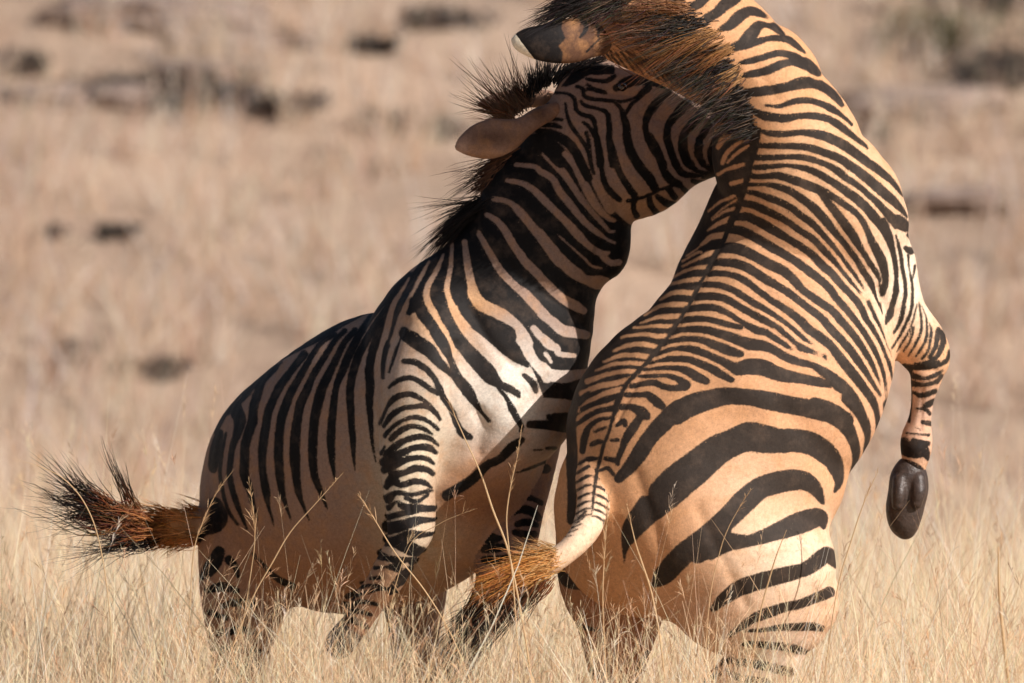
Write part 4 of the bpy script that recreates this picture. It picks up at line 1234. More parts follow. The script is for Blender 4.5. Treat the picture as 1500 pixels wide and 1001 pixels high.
# ================================================================== rearing zebra on the right
coat_b = Coat(); coat_b.draw(COAT_B)
coat_t = Coat(); coat_t.draw(COAT_TAIL)
coat_l = Coat(); coat_l.draw(COAT_LEFTHIND)
zb = Zebra('zebra', 'sunlit orange-dusted zebra rearing at the right, back turned, neck arched over the other', 1050, 0)
B_CH = [
 # trunk and neck
 ([(818, 760, 1110, 830, 112, 0), (814, 698, 1136, 790, 138, 0), (808, 642, 1222, 742, 152, 2), (842, 572, 1266, 684, 160, 12), (906, 519, 1302, 612, 165, 26), (960, 464, 1309, 556, 158, 45),
   (990, 398, 1306, 500, 148, 70), (1022, 335, 1322, 425, 132, 76), (1042, 275, 1328, 335, 114, 42), (1032, 216, 1285, 262, 110, 14), (1040, 170, 1246, 200, 104, -6), (1048, 158, 1222, 166, 103, -16),
   (1024, 136, 1202, 94, 103, -24), (988, 124, 1163, 50, 102, -27), (952, 111, 1112, 2, 98, -29), (914, 98, 1058, -36, 90, -29), (882, 84, 990, -70, 74, -34)], 20),
 # head, thrown back out of the picture
 ([(872, 80, 950, -80, 58, -60), (838, 20, 945, -110, 62, -10), (815, -40, 925, -150, 58, 40), (800, -95, 900, -180, 46, 95), (790, -140, 870, -205, 36, 140), (785, -165, 850, -215, 32, 170)], 22),
 # near thigh and leg
 ([(900, 640, 1150, 690, 105, -20), (880, 715, 1158, 742, 118, -35), (892, 790, 1186, 768, 118, -45), (935, 845, 1233, 800, 100, -48), (985, 888, 1244, 838, 82, -45), (1036, 906, 1228, 880, 66, -40), (1064, 930, 1186, 914, 54, -35),
   (1060, 956, 1182, 950, 46, -25), (1042, 985, 1158, 992, 42, -15), (1012, 1018, 1130, 1030, 38, -5), (1010, 1050, 1092, 1062, 34, 0), (1022, 1100, 1078, 1102, 24, -5), (1030, 1160, 1078, 1160, 22, -10), (1032, 1200, 1086, 1200, 26, -14), (1040, 1220, 1094, 1220, 26, -18)], 26),
 # far hind leg
 ([(822, 700, 975, 720, 95, 70), (814, 765, 975, 790, 95, 80), (816, 835, 986, 860, 84, 92), (840, 892, 974, 900, 66, 98), (849, 930, 962, 930, 52, 100), (858, 965, 951, 965, 45, 102),
   (865, 1005, 940, 1005, 40, 106), (862, 1045, 930, 1050, 36, 110), (870, 1100, 918, 1100, 24, 104), (874, 1160, 918, 1160, 22, 98), (876, 1200, 924, 1200, 26, 94), (880, 1220, 932, 1220, 26, 92)], 22),
 # tail
 ([(880, 600, 916, 610, 12, -30), (862, 645, 900, 652, 17, -48), (847, 690, 889, 694, 20, -74), (845, 730, 889, 728, 22, -110), (838, 762, 884, 764, 22, -146), (818, 790, 862, 795, 21, -165),
   (792, 806, 830, 824, 19, -172), (770, 815, 800, 838, 15, -176), (745, 826, 765, 846, 9, -180)], 14),
 # right shoulder and foreleg
 ([(1235, 385, 1332, 378, 50, 80), (1250, 420, 1340, 402, 60, 70), (1280, 462, 1346, 428, 50, 72)], 22),
 ([(1268, 395, 1343, 380, 52, 78), (1288, 470, 1350, 428, 46, 80), (1304, 514, 1364, 455, 40, 80), (1322, 536, 1382, 484, 36, 76), (1332, 546, 1391, 514, 31, 72), (1334, 558, 1384, 547, 27, 72),
   (1336, 584, 1372, 580, 21, 80), (1335, 605, 1368, 605, 18, 86), (1330, 624, 1367, 623, 19, 90), (1321, 648, 1369, 647, 24, 94), (1322, 668, 1366, 666, 23, 96), (1324, 684, 1360, 684, 20, 98), (1316, 700, 1358, 700, 22, 98)], 10),
 # left foreleg, folded beyond the chest
 ([(1180, 380, 1320, 400, 60, 190), (1220, 470, 1300, 440, 46, 210), (1240, 540, 1296, 520, 34, 220), (1236, 575, 1284, 575, 28, 222), (1236, 610, 1272, 610, 20, 226), (1230, 640, 1266, 640, 20, 230), (1225, 665, 1255, 668, 18, 232)], 16),
]
zb_body = zb.body(B_CH, [(coat_b, [0, 1, 2, 5, 6]), (coat_l, [3]), (coat_t, [4]), (bands, [7])],
    (.62, .34, .155), [
    (1190, 470, (150, 190), (.66, .38, .195), .7), (1330, 420, (60, 110), (.84, .73, .52), .95), (1080, 690, (90, 60), (.72, .48, .28), .8), (1150, 820, (130, 80), (.80, .66, .45), .9), (1120, 960, (100, 60), (.82, .70, .52), .95),
    (1000, 880, (60, 40), (.62, .40, .26), .7), (1140, 120, (120, 110), (.66, .38, .18), .7), (1230, 250, (110, 90), (.74, .51, .29), .6), (900, 560, (70, 60), (.60, .32, .15), .8), (960, 800, (80, 70), (.60, .32, .145), .7),
    (1250, 640, (60, 120), (.70, .42, .22), .7), (1345, 520, (50, 40), (.66, .36, .14), .8), (1345, 620, (50, 80), (.68, .48, .34), .8), (960, 100, (90, 60), (.58, .28, .11), .8), (1070, 200, (40, 60), (.56, .28, .13), .8)],
    (.036, .026, .020), [(1150, 120, (140, 130), (.030, .023, .019), .9), (1050, 700, (180, 140), (.046, .036, .030), .9), (1340, 500, (80, 220), (.035, .028, .022), .9), (1340, 670, (40, 36), (.018, .013, .012), 1.0), (1010, 300, (60, 160), (.03, .024, .02), .8)],  # far hind leg's pale colour is darkened to paint in its shade
    far_base={1: (.34, .175, .09), 2: None, 3: (.6, .4, .25)}, lie=(-.25, 1, 0), tint=(1, .975, 1.08), relief=Relief('''
# backbone and the long muscles beside it
-1.6 1090,280,10 1050,370,10 1000,460,10 940,545,10 905,610,8
2.6 1120,300,46 1085,390,50 1035,480,54 985,560,50
2.2 1062,290,26 1022,380,30 965,470,30 915,540,28
# shoulder blade and its edge
4 1250,330,60 1285,390,60
-4 1286,420,12 1297,460,12 1304,505,12
-2.5 1180,250,30 1215,310,30 1240,380,26
2.5 1200,200,40 1250,260,40
# ribs
1.3 1130,420,14 1200,480,16 1262,560,14
1.3 1110,455,14 1180,515,16 1250,600,14
1.3 1160,390,14 1225,445,16 1280,530,14
# hip, flank hollow, thigh
4.5 1080,560,60 1110,580,50
-4 1150,600,40 1200,650,44 1230,690,40
4 1010,620,90 990,690,90
-3 930,690,26 955,760,26 975,830,22
3.5 1090,740,90 1130,800,80
-2.5 1020,740,24 1060,820,24 1090,880,20
3 1190,840,30 1206,870,24
-3 905,760,16 918,815,16
# stretched neck
2.5 1120,60,40 1165,110,46
-2 1100,90,20 1140,150,24
# knee and tendons of the raised leg
3 1358,515,26
-2.5 1345,540,12 1372,545,10
-1.5 1352,570,8 1350,630,8
2.5 1345,660,22
'''))
zb.piece('hoof', [
    ([(1312, 694, 1358, 692, 22, 98), (1306, 706, 1362, 702, 26, 99), (1303, 724, 1363, 720, 28, 101), (1299, 750, 1358, 740, 28, 104), (1303, 772, 1351, 758, 24, 104), (1314, 786, 1344, 772, 15, 104)], 5),
    ([(1310, 708, 1331, 706, 12, 82), (1308, 728, 1330, 726, 13, 77), (1308, 742, 1326, 740, 9, 76)], 4),
    ([(1335, 706, 1358, 704, 12, 82), (1336, 726, 1359, 722, 13, 77), (1336, 740, 1354, 738, 9, 76)], 4)], MAT_HOOF, 1.8)
zb.piece('hoof', [([(1222, 668, 1252, 670, 18, 234), (1212, 684, 1250, 688, 24, 236), (1206, 702, 1246, 708, 24, 238)], 6)], MAT_HOOF)
zb.piece('hoof', [([(1040, 1216, 1098, 1216, 28, -20), (1034, 1234, 1106, 1234, 32, -24), (1032, 1246, 1112, 1246, 33, -26)], 6)], MAT_HOOF)
zb.piece('hoof', [([(880, 1216, 934, 1216, 28, 92), (874, 1234, 944, 1234, 32, 88), (872, 1246, 950, 1246, 33, 86)], 6)], MAT_HOOF)
ear_b = Coat()
ear_b.draw("""
P 740,40 826,20 822,40 828,55 818,66 824,78 820,100 740,100
D @740,0 700,190,40 740,230,45 720,290,35 680,335,20
D @740,0 820,200,36 850,260,36 850,330,20
D @740,0 860,350,20 740,470,14
""")
def ear_col_b(V):
    x, y = V[:, 0], V[:, 1]
    st = ear_b.sample(x, y)
    tip = np.clip((770 - (x + .40 * (y - 40) * 0 + (y < 200) * (.55 * (58 - y)) * -1) ) * 0, 0, 1)
    w = (776 - .0 * y) - x - (66 - y) * .75 > 8
    st = np.where(w, 12.0, st)
    c = np.tile(np.array((.10, .05, .03)), (len(V), 1))
    c[w] = (.92, .84, .66)
    return st, c, np.tile((.014, .012, .012), (len(V), 1))
zb.piece('ear', [([(750, 52, 753, 63, 3, -128), (757, 45, 763, 74, 8, -130), (772, 38, 781, 83, 12, -132), (794, 34, 802, 90, 14, -132), (818, 30, 826, 92, 15, -128), (838, 26, 846, 90, 16, -118), (858, 28, 866, 84, 16, -104), (876, 30, 884, 80, 16, -84)], 6)], MAT_COAT, 2.2, ear_col_b, True)
zb.piece('ear', [([(800, -70, 806, -60, 3, 40), (815, -62, 826, -36, 9, 30), (835, -50, 850, -16, 12, 15), (860, -40, 872, 0, 14, 0), (880, -30, 890, 10, 14, -20)], 6)], MAT_COAT, 2.4, ear_col_b, True)

GREYB = (.05, .04, .034)
zb.hair('mane', [
 # along the crest, falling to the hollow of the neck
 dict(roots=[(1020, 14, 40), (1046, 34, 40), (1066, 58, 40), (1078, 88, 42), (1090, 122, 46), (1102, 160, 52), (1106, 190, 60)],
      dirs=[(-105, 20, -10), (-108, 30, -14), (-100, 40, -14), (-92, 38, -14), (-84, 34, -12), (-66, 18, -8), (-44, 4, -4)], n=1900, curl=.11, wave=.045, len=(.3, 1.15), w=1.41, spread=.12, frizz=.07, cols=[GREYB, BLACK, (.09, .065, .05)], bend=(-.05, .16, .1), on=True, alt=(.22, (.15, .10, .07)), rj=5, per=22),
 dict(roots=[(1030, 44, 40), (1052, 48, 40)], dirs=[(-92, 34, -16), (-88, 34, -16)], n=110, len=(.5, 1.15), w=1.26, spread=.08, frizz=.06, cols=[(.50, .27, .11), (.36, .15, .05), (.18, .08, .035)], bend=(-.05, .14, .1), on=True, sink=-4, rj=4),
 dict(roots=[(1060, 64, 40), (1072, 72, 40)], dirs=[(-70, 26, -16), (-60, 26, -16)], n=80, len=(.5, 1.1), w=1.26, spread=.08, frizz=.06, cols=[(.50, .27, .11), (.36, .15, .05), (.18, .08, .035)], bend=(-.05, .14, .1), on=True, sink=-4, rj=4),
 dict(roots=[(1074, 100, 42), (1086, 112, 44)], dirs=[(-46, 22, -12), (-46, 22, -12)], n=90, len=(.5, 1.1), w=1.33, spread=.1, frizz=.08, cols=[(.62, .36, .16), RUST], bend=(-.05, .14, .1), on=True, sink=-3, rj=4),
 # along the top towards the poll
 dict(roots=[(1016, 6, 40), (985, -2, 34), (950, -8, 32), (915, -6, 34), (880, 0, 40)], dirs=[(-95, 6, -12), (-90, 14, -14), (-84, 18, -14), (-76, 24, -14), (-66, 26, -10)], n=1200, curl=.11, wave=.045, len=(.35, 1.2), w=1.41, spread=.1, frizz=.07, cols=[(.10, .07, .05), BLACK, (.12, .085, .065)], bend=(-.04, .14, .1), on=True, rj=7, per=20, alt=(.15, (.24, .15, .1))),
 dict(roots=[(1012, 16, 40), (990, 4, 36), (968, 6, 34)], dirs=[(-78, -8, -14), (-70, 2, -14), (-64, 10, -14)], n=190, len=(.5, 1.1), w=1.18, spread=.08, frizz=.06, cols=[(.42, .19, .065), (.32, .13, .045), (.16, .07, .03)], on=True, sink=-5, rj=5),
 dict(roots=[(1000, 60, 40), (960, 40, 34), (925, 44, 34)], dirs=[(-66, 6, -8), (-66, 4, -8), (-52, 10, -8)], n=220, len=(.5, 1.1), w=1.33, spread=.1, frizz=.07, cols=[(.40, .18, .07), RUST, (.12, .07, .05)], bend=(0, .1, .05), on=True, sink=-3, rj=6),
 # forelock over the ear
 dict(roots=[(862, 6, -120), (848, 2, -124), (838, -14, -110)], dirs=[(-78, 30, -8), (-70, 34, -6), (-44, 26, 0)], n=300, len=(.5, 1.15), w=1.63, spread=.1, frizz=.06, cols=[BLACK, BLACK, (.06, .045, .04)], bend=(0, .05, .05), on=False, dj=14, per=10),
 # fringe under the jaw side
 dict(roots=[(900, 70, 40), (940, 84, 40), (990, 96, 44)], dirs=[(48, 34, -6), (60, 40, -6), (60, 38, -6)], n=150, len=(.4, 1.0), w=1.26, spread=.07, frizz=.05, cols=[(.46, .22, .08), (.36, .15, .05), (.14, .06, .03)], on=True, sink=-1, rj=10),
 # end of the mane on the withers
 dict(roots=[(1090, 140, 50), (1104, 168, 54), (1106, 200, 60)], dirs=[(-56, 6, -8), (-50, 14, -8), (-20, 10, -6)], n=360, len=(.5, 1.1), w=1.41, spread=.12, frizz=.1, cols=[(.10, .08, .065), BLACK], on=True, rj=5),
])
zb.hair('tail_hair', [
 dict(roots=[(812, 812, -185), (790, 822, -188), (768, 832, -188)], dirs=[(-84, 16, 0), (-78, 24, 0), (-70, 30, 0)], n=1300, wave=.04, curl=.08, len=(.4, 1.1), w=1.35, spread=.06, frizz=.05, cols=[(.90, .55, .22), (.88, .42, .11), (.62, .25, .07)], bend=(-.05, .12, 0), dj=10, rj=8),
 dict(roots=[(815, 800, -178), (785, 812, -180)], dirs=[(-50, -12, 0), (-44, -4, 0)], n=120, len=(.4, 1.1), w=1.6, spread=.12, frizz=.1, cols=[(.74, .50, .24), (.60, .32, .12)], dj=8, rj=5),
 dict(roots=[(760, 842, -176), (730, 850, -176)], dirs=[(-74, 86, 20), (-66, 96, 20)], n=520, wave=.04, curl=.1, len=(.4, 1.3), w=1.6, spread=.09, frizz=.06, cols=[RUST, BLACK, (.05, .04, .035)], bend=(-.1, .1, 0), dj=14, rj=9),
 dict(roots=[(806, 838, -176), (770, 856, -176)], dirs=[(-60, 70, 10), (-66, 90, 10)], n=110, len=(.4, 1.2), w=1.6, spread=.08, frizz=.06, cols=[RUST, BLACK, (.06, .05, .045)], bend=(-.15, .1, 0), dj=12, rj=6),
])
# ------------------------------------------------------------------ the land
def vnoise(x, y, seed=0):
    """cheap smooth value noise for terrain"""
    xi, yi = np.floor(x).astype(int), np.floor(y).astype(int)
    u, v = x - xi, y - yi
    u = u * u * (3 - 2 * u); v = v * v * (3 - 2 * v)
    def h(i, j):
        n = (i * 374761393 + j * 668265263 + seed * 1442695041) & 0x7fffffff
        n = ((n ^ (n >> 13)) * 1274126177) & 0x7fffffff
        return ((n ^ (n >> 16)) & 0xffff) / 65535.0
    return (h(xi, yi) * (1 - u) + h(xi + 1, yi) * u) * (1 - v) + (h(xi, yi + 1) * (1 - u) + h(xi + 1, yi + 1) * u) * v

def hill(x, y):
    x = np.asarray(x, float); y = np.asarray(y, float)
    t = np.clip((y - 9) / 8, 0, 1)
    base = np.where(y > 9, (t * t * .5 * 8 * .16 + np.maximum(y - 17, 0) * .16), 0)
    top = np.clip((y - 120) / 120, 0, 1)
    base = base * (1 - .35 * top)
    far = np.clip((y - 6) / 10, 0, 1)
    return base + far * ((vnoise(x * .35, y * .22, 1) - .5) * .5 + (vnoise(x * 1.1, y * .8, 2) - .5) * .16) + (vnoise(x * 2.3, y * 2.3, 3) - .5) * .04

gx = np.concatenate([np.linspace(-160, -9, 24), np.linspace(-8.6, 8.6, 110), np.linspace(9, 160, 24)])
gy = np.concatenate([np.linspace(-90, -6, 22), np.linspace(-5, 48, 230), np.linspace(50, 420, 46)])
GX, GY = np.meshgrid(gx, gy, indexing='ij')
GZ = hill(GX, GY)
nxg, nyg = GX.shape
gi = np.arange(nxg * nyg).reshape(nxg, nyg)
gq = np.stack([gi[:-1, :-1], gi[1:, :-1], gi[1:, 1:], gi[:-1, 1:]], -1).reshape(-1, 4)

m, nt, bs, out = new_mat('dry ground')
tc = nd(nt, 'ShaderNodeTexCoord').outputs['Object']
a1 = noise(nt, tc, .8, 5.0, .6); a2 = noise(nt, tc, 5.0, 5.0, .65); a3 = noise(nt, tc, 40.0, 3.0, .6)
c1 = ramp(nt, a1, [(.3, srgb(160, 136, 122)), (.5, srgb(196, 170, 150)), (.7, srgb(208, 184, 164))])
c2 = ramp(nt, a2, [(.32, srgb(134, 114, 106)), (.5, srgb(194, 168, 150)), (.72, srgb(214, 192, 170))])
cc = mix_c(nt, .5, c1, c2)
cc = mix_c(nt, .35, cc, ramp(nt, a3, [(.3, srgb(128, 102, 84)), (.7, srgb(230, 204, 172))]))
nt.links.new(cc, bs.inputs['Base Color'])
bs.inputs['Roughness'].default_value = .95
bs.inputs['Specular IOR Level'].default_value = .1
bp = nd(nt, 'ShaderNodeBump'); bp.inputs['Strength'].default_value = .8; bp.inputs['Distance'].default_value = .05
nt.links.new(math_n(nt, 'ADD', a2, a3), bp.inputs['Height']); nt.links.new(bp.outputs[0], bs.inputs['Normal'])
ground = mesh_from('ground', np.column_stack([GX.ravel(), GY.ravel(), GZ.ravel()]), None, m, quads=gq)
tag(ground, kind='structure', label='dry grassy ground rising into a hillside')

# ------------------------------------------------------------------ grass
m, nt, bs, out = new_mat('dry grass blades')
gc = nd(nt, 'ShaderNodeAttribute', attribute_name='tone').outputs['Color']
nt.links.new(gc, bs.inputs['Base Color'])
bs.inputs['Roughness'].default_value = .55
bs.inputs['Specular IOR Level'].default_value = .3
tr = nd(nt, 'ShaderNodeBsdfTranslucent'); nt.links.new(gc, tr.inputs['Color'])
mx = nd(nt, 'ShaderNodeMixShader'); mx.inputs[0].default_value = .45
nt.links.new(bs.outputs[0], mx.inputs[1]); nt.links.new(tr.outputs[0], mx.inputs[2]); nt.links.new(mx.outputs[0], out.inputs[0])
MAT_GRASS = m

STRAW = np.array([srgb(240, 220, 188), srgb(232, 208, 174), srgb(216, 188, 154), srgb(248, 236, 212), srgb(200, 168, 136), srgb(168, 132, 104), srgb(228, 200, 176)])
STRAW_P = [.27, .22, .12, .17, .07, .04, .11]

def ribbons(P0, hgt, lean, bend, width, tone, seg=4, taper=1.2):
    """curved blades: root, height, lean vector (n,2), extra bend (n,2)"""
    n = len(P0)
    t = np.linspace(0, 1, seg + 1)
    path = np.zeros((n, seg + 1, 3))
    path[:, :, 2] = P0[:, None, 2] + hgt[:, None] * (t - .18 * (np.hypot(*bend.T)[:, None] / (hgt[:, None] + 1e-6)) * t ** 2)
    for k in range(2):
        path[:, :, k] = P0[:, None, k] + lean[:, None, k] * t + bend[:, None, k] * t ** 2.2
    an = R(29) + RNG.normal(0, .7, n)          # blades mostly turn a flat side to the light
    sd = np.column_stack([np.cos(an), np.sin(an), np.zeros(n)])
    w = width[:, None] * np.maximum(1 - t[None] ** taper * .9, .08) * .5
    V = np.stack([path - sd[:, None, :] * w[:, :, None], path + sd[:, None, :] * w[:, :, None]], 2).reshape(n, -1, 3)
    q = np.array([(2 * k, 2 * k + 1, 2 * k + 3, 2 * k + 2) for k in range(seg)])
    Q = (q[None] + (np.arange(n) * (seg + 1) * 2)[:, None, None]).reshape(-1, 4)
    C = np.repeat(tone, (seg + 1) * 2, axis=0)
    return V.reshape(-1, 3), Q, C, path

def join(parts):
    V, Q, C, b = [], [], [], 0
    for v, q, c in parts:
        V.append(v); Q.append(q + b); C.append(c); b += len(v)
    return np.vstack(V), np.vstack(Q), np.vstack(C)

def tones(n, hue=None):
    c = np.minimum(STRAW[RNG.choice(len(STRAW), n, p=STRAW_P)] * RNG.uniform(.95, 1.35, n)[:, None], .92)
    return c * np.array(hue) if hue else c

def spikelets(tip, dirv, length, tone, per=13, sz=.021):
    """loose seed heads on stem tips"""
    n = len(tip)
    f = RNG.random((n, per)) ** .8
    base = tip[:, None, :] - dirv[:, None, :] * (length[:, None] * f)[:, :, None]
    off = RNG.normal(0, .38, (n, per, 3)) + dirv[:, None, :] * 1.0
    off /= np.linalg.norm(off, axis=2, keepdims=True)
    L = sz * RNG.uniform(.5, 1.4, (n, per)) * (.5 + f)
    P0 = base.reshape(-1, 3); D = (off * L[:, :, None]).reshape(-1, 3)
    mid = P0 + D * .55; end = P0 + D
    mid[:, 2] += .002; 
    an = RNG.random(len(P0)) * math.pi
    s = np.column_stack([np.cos(an), np.sin(an), RNG.normal(0, .4, len(P0))])
    w = .00075
    V = np.stack([P0 - s * w * .4, P0 + s * w * .4, mid - s * w, mid + s * w, end - s * w * .3, end + s * w * .3], 1).reshape(-1, 3)
    q = np.array([(0, 1, 3, 2), (2, 3, 5, 4)])
    Q = (q[None] + (np.arange(len(P0)) * 6)[:, None, None]).reshape(-1, 4)
    C = np.repeat(np.repeat(tone, per, 0), 6, 0)
    return V, Q, C

def grass_patch(n, xr, yr, h, w, lean_s, bend_s, headed=.0, ysq=1.0, clump=0, hmin=.08, spread=1.0, seg=4, hue=None, xc=0.0):
    u = RNG.random(n) ** ysq
    Y = yr[0] + (yr[1] - yr[0]) * u
    X = RNG.uniform(-1, 1, n) * (xr * (1 + np.maximum(Y, 0) / 40 * spread))
    if clump:
        k = clump
        cY = yr[0] + (yr[1] - yr[0]) * RNG.random(k) ** ysq
        cX = RNG.uniform(-1, 1, k) * (xr * (1 + np.maximum(cY, 0) / 40 * spread))
        i = RNG.integers(0, k, n)
        X = cX[i] + RNG.normal(0, .05, n); Y = cY[i] + RNG.normal(0, .05, n)
        hs = RNG.uniform(.65, 1.25, k)[i]
    else: hs = 1
    X = X + xc
    Z = hill(X, Y) - .01
    H = np.maximum(RNG.normal(h[0], h[1], n) * hs, hmin)
    lean = RNG.normal(0, lean_s, (n, 2)) * H[:, None]
    lean[:, 0] += .05 * H
    bend = RNG.normal(0, bend_s, (n, 2)) * H[:, None]
    W = RNG.uniform(*w, n)
    T = tones(n, hue)
    V, Q, C, path = ribbons(np.column_stack([X, Y, Z]), H, lean, bend, W, T, seg)
    parts = [(V, Q, C)]
    if headed > 0:
        k = RNG.random(n) < headed
        d = path[k, -1] - path[k, -2]; d /= np.linalg.norm(d, axis=1, keepdims=True)
        parts.append(spikelets(path[k, -1], d, RNG.uniform(.05, .13, k.sum()), T[k] * np.array([.98, .88, .80])))
    return parts

def grass_object(name, parts, label):
    V, Q, C = join(parts)
    o = mesh_from(name, V, None, MAT_GRASS, quads=Q, smooth=False)
    col_attr(o.data, 'tone', C)
    return tag(o, label, kind='stuff')

# in front of and among the zebras
grass_object('tall_grass', grass_patch(3600, 1.9, (-1.3, -.25), (.50, .12), (.0018, .0036), .22, .2, .22, seg=5)
             + grass_patch(1100, 1.9, (-1.2, -.3), (.50, .13), (.0035, .0085), .3, .26, 0, seg=6)
             + grass_patch(420, 1.9, (-1.2, -.3), (.66, .12), (.0014, .0026), .2, .16, .6, seg=6)
             + grass_patch(420, 1.9, (-1.1, -.3), (.58, .1), (.0028, .0055), .42, .5, .15, seg=8, hue=(1.06, 1.04, 1.0))
             + grass_patch(260, .16, (-.75, -.35), (.60, .08), (.0018, .0034), .3, .25, .4, seg=6, xc=-.40)
             + grass_patch(240, .2, (-.75, -.3), (.56, .09), (.0018, .0034), .3, .25, .4, seg=6, xc=-.62)
             + grass_patch(160, .2, (-.75, -.3), (.52, .08), (.0018, .0034), .3, .25, .3, seg=6, xc=-.05)
             + grass_patch(200, .25, (-.75, -.4), (.50, .09), (.0018, .0034), .3, .25, .3, seg=6, xc=.35)
             + grass_patch(6500, 2.1, (-.2, 1.2), (.52, .14), (.0018, .004), .2, .18, .15), 'tall dry straw grass around the legs of the zebras')
# behind
grass_object('meadow_grass', grass_patch(33000, 2.7, (1.1, 6), (.56, .14), (.002, .0042), .2, .18, .04)
             + grass_patch(2600, 2.4, (1.0, 5), (.54, .14), (.004, .009), .24, .22, 0)
             + grass_patch(900, 2.3, (1.0, 5), (.85, .14), (.0018, .003), .16, .14, .5)
             + grass_patch(17000, 2.3, (6, 13), (.44, .15), (.0025, .006), .22, .2, hue=(.92, .89, .90)), 'pale dry meadow grass behind the zebras')
grass_object('hillside_grass', grass_patch(84000, 3.4, (12, 44), (.26, .08), (.004, .01), .35, .3, clump=3300, seg=3, hue=(.78, .735, .80)), 'tufted straw grass covering the hillside')

# ------------------------------------------------------------------ placing things on the hillside
def on_hill(px, py):
    """world point where the line of sight through a photo position meets the land"""
    o = np.array(cam.location)
    mw = cam.rotation_euler.to_matrix()
    d = mw @ Vector(((px - 750) / 1500 * 36 / cam_data.lens, (500.5 - py) / 1500 * 36 / cam_data.lens, -1.0))
    d = np.array(d.normalized())
    t = np.linspace(42, 200, 4000)
    P = o[None] + t[:, None] * d[None]
    below = P[:, 2] < hill(P[:, 0], P[:, 1])
    k = np.argmax(below) if below.any() else len(t) - 1
    return P[k]

MAT_ROCK = plain_material('weathered grey rock', srgb(170, 152, 140), .9, .2, .8, 14, srgb(105, 92, 88))
MAT_TWIG = plain_material('dark twigs', (.07, .055, .045), .8, .2)
MAT_SCRUB = plain_material('dry dark scrub leaves', (.085, .072, .06), .7, .2, 0, 30, (.05, .04, .038))
MAT_GREEN = plain_material('dull green scrub leaves', (.16, .15, .08), .7, .2, 0, 30, (.10, .095, .055))

def rock(px, py, sx, sy, sz, label):
    p = on_hill(px, py)
    import bmesh
    bm = bmesh.new()
    bmesh.ops.create_icosphere(bm, subdivisions=4, radius=1)
    ph = RNG.random(3) * 20
    for v in bm.verts:
        c = np.array(v.co)
        n = (vnoise(np.array([c[0] * 1.7 + ph[0]]), np.array([c[1] * 1.7 + c[2] * 1.3 + ph[1]]), 5)[0] - .5) * .6 + (vnoise(np.array([c[0] * 5 + ph[2]]), np.array([c[2] * 5 + c[1] * 3]), 6)[0] - .5) * .2
        v.co *= 1 + n
        if v.co.z > .45: v.co.z = .45 + (v.co.z - .45) * .4
    for v in bm.verts: v.co.x *= sx; v.co.y *= sy; v.co.z *= sz
    me = bpy.data.meshes.new('rock'); bm.to_mesh(me); bm.free()
    me.materials.append(MAT_ROCK)
    o = bpy.data.objects.new('rock', me); COL.objects.link(o)
    o.location = (p[0], p[1], hill(p[0], p[1]) + sz * .15)
    o.rotation_euler.z = RNG.uniform(-.4, .4)
    tag(o, label, 'rock', 'rocks on the hillside')

def shrub(px, py, w, h, label, mat=None, n=1500):
    p = on_hill(px, py)
    root = empty('shrub', (p[0], p[1], float(hill(p[0], p[1])) - .01))
    tag(root, label, 'shrub', 'shrubs on the hillside')
    k = 46
    base = np.column_stack([RNG.normal(0, w * .16, k), RNG.normal(0, w * .12, k), np.zeros(k)])
    H = RNG.uniform(.5, 1.0, k) * h
    V, Q, C, path = ribbons(base, H, np.column_stack([RNG.normal(0, w * .3, k), RNG.normal(0, w * .25, k)]), RNG.normal(0, w * .08, (k, 2)), RNG.uniform(.008, .016, k), np.zeros((k, 3)), 5)
    mesh_from('stem', V, None, MAT_TWIG, root, quads=Q, smooth=False)
    i = RNG.integers(0, k, n); f = RNG.uniform(.25, 1, n)
    j = np.minimum((f * 5).astype(int), 4); g = (f * 5 - j)[:, None]
    c = path[i, j] * (1 - g) + path[i, j + 1] * g + RNG.normal(0, w * .06, (n, 3))
    a = RNG.normal(0, 1, (n, 3)); a /= np.linalg.norm(a, axis=1, keepdims=True)
    b = np.cross(a, RNG.normal(0, 1, (n, 3))); b /= np.linalg.norm(b, axis=1, keepdims=True)
    sz = RNG.uniform(.008, .02, n)[:, None]
    LV = np.stack([c - a * sz * 1.4, c - b * sz * .5, c + a * sz * 1.4, c + b * sz * .5], 1).reshape(-1, 3)
    mesh_from('foliage', LV, None, mat or MAT_SCRUB, root, quads=np.arange(n * 4).reshape(n, 4), smooth=False)

shrub(205, 144, .42, .085, 'long dark scrub patch on the hill, upper left, left half of the dark streak')
shrub(296, 156, .42, .1, 'darkest scrub patch on the hill, right end of the upper left streak')
shrub(418, 172, .2, .09, 'dark scrub patch between the upper left streak and the grey ear')
shrub(560, 196, .22, .09, 'low dark scrub just left of the darker zebra\'s ear')
shrub(640, 205, .2, .08, 'faint scrub behind the ear of the darker zebra')
shrub(24, 108, .2, .1, 'dark scrub at the left edge of the hill')
shrub(118, 538, .12, .11, 'small black bush low on the slope left of the darker zebra\'s back')
shrub(190, 554, .09, .07, 'left one of two faint bushes beside the small black bush')
shrub(240, 560, .10, .08, 'right one of two faint bushes nearest the darker zebra\'s rump')
shrub(1430, 18, .5, .2, 'large dark bush at the top right corner')
shrub(1480, 132, .42, .16, 'dark bush at the right edge below the corner bush')
shrub(1390, 70, .5, .16, 'dull green bush below the top right corner', MAT_GREEN)
shrub(1282, 205, .12, .08, 'small dark bush beside the rearing zebra\'s neck')
shrub(75, 352, .09, .06, 'left one of two small grey bushes in the middle left')
shrub(172, 350, .09, .06, 'right one of two small grey bushes in the middle left')
shrub(545, 78, .14, .07, 'small dark bush high on the hill above the darker zebra')
shrub(640, 42, .26, .08, 'brownish bush at the top near the standing mane')
rock(240, 34, .42, .3, .12, 'broad pale grey rock at the top left of the hill')
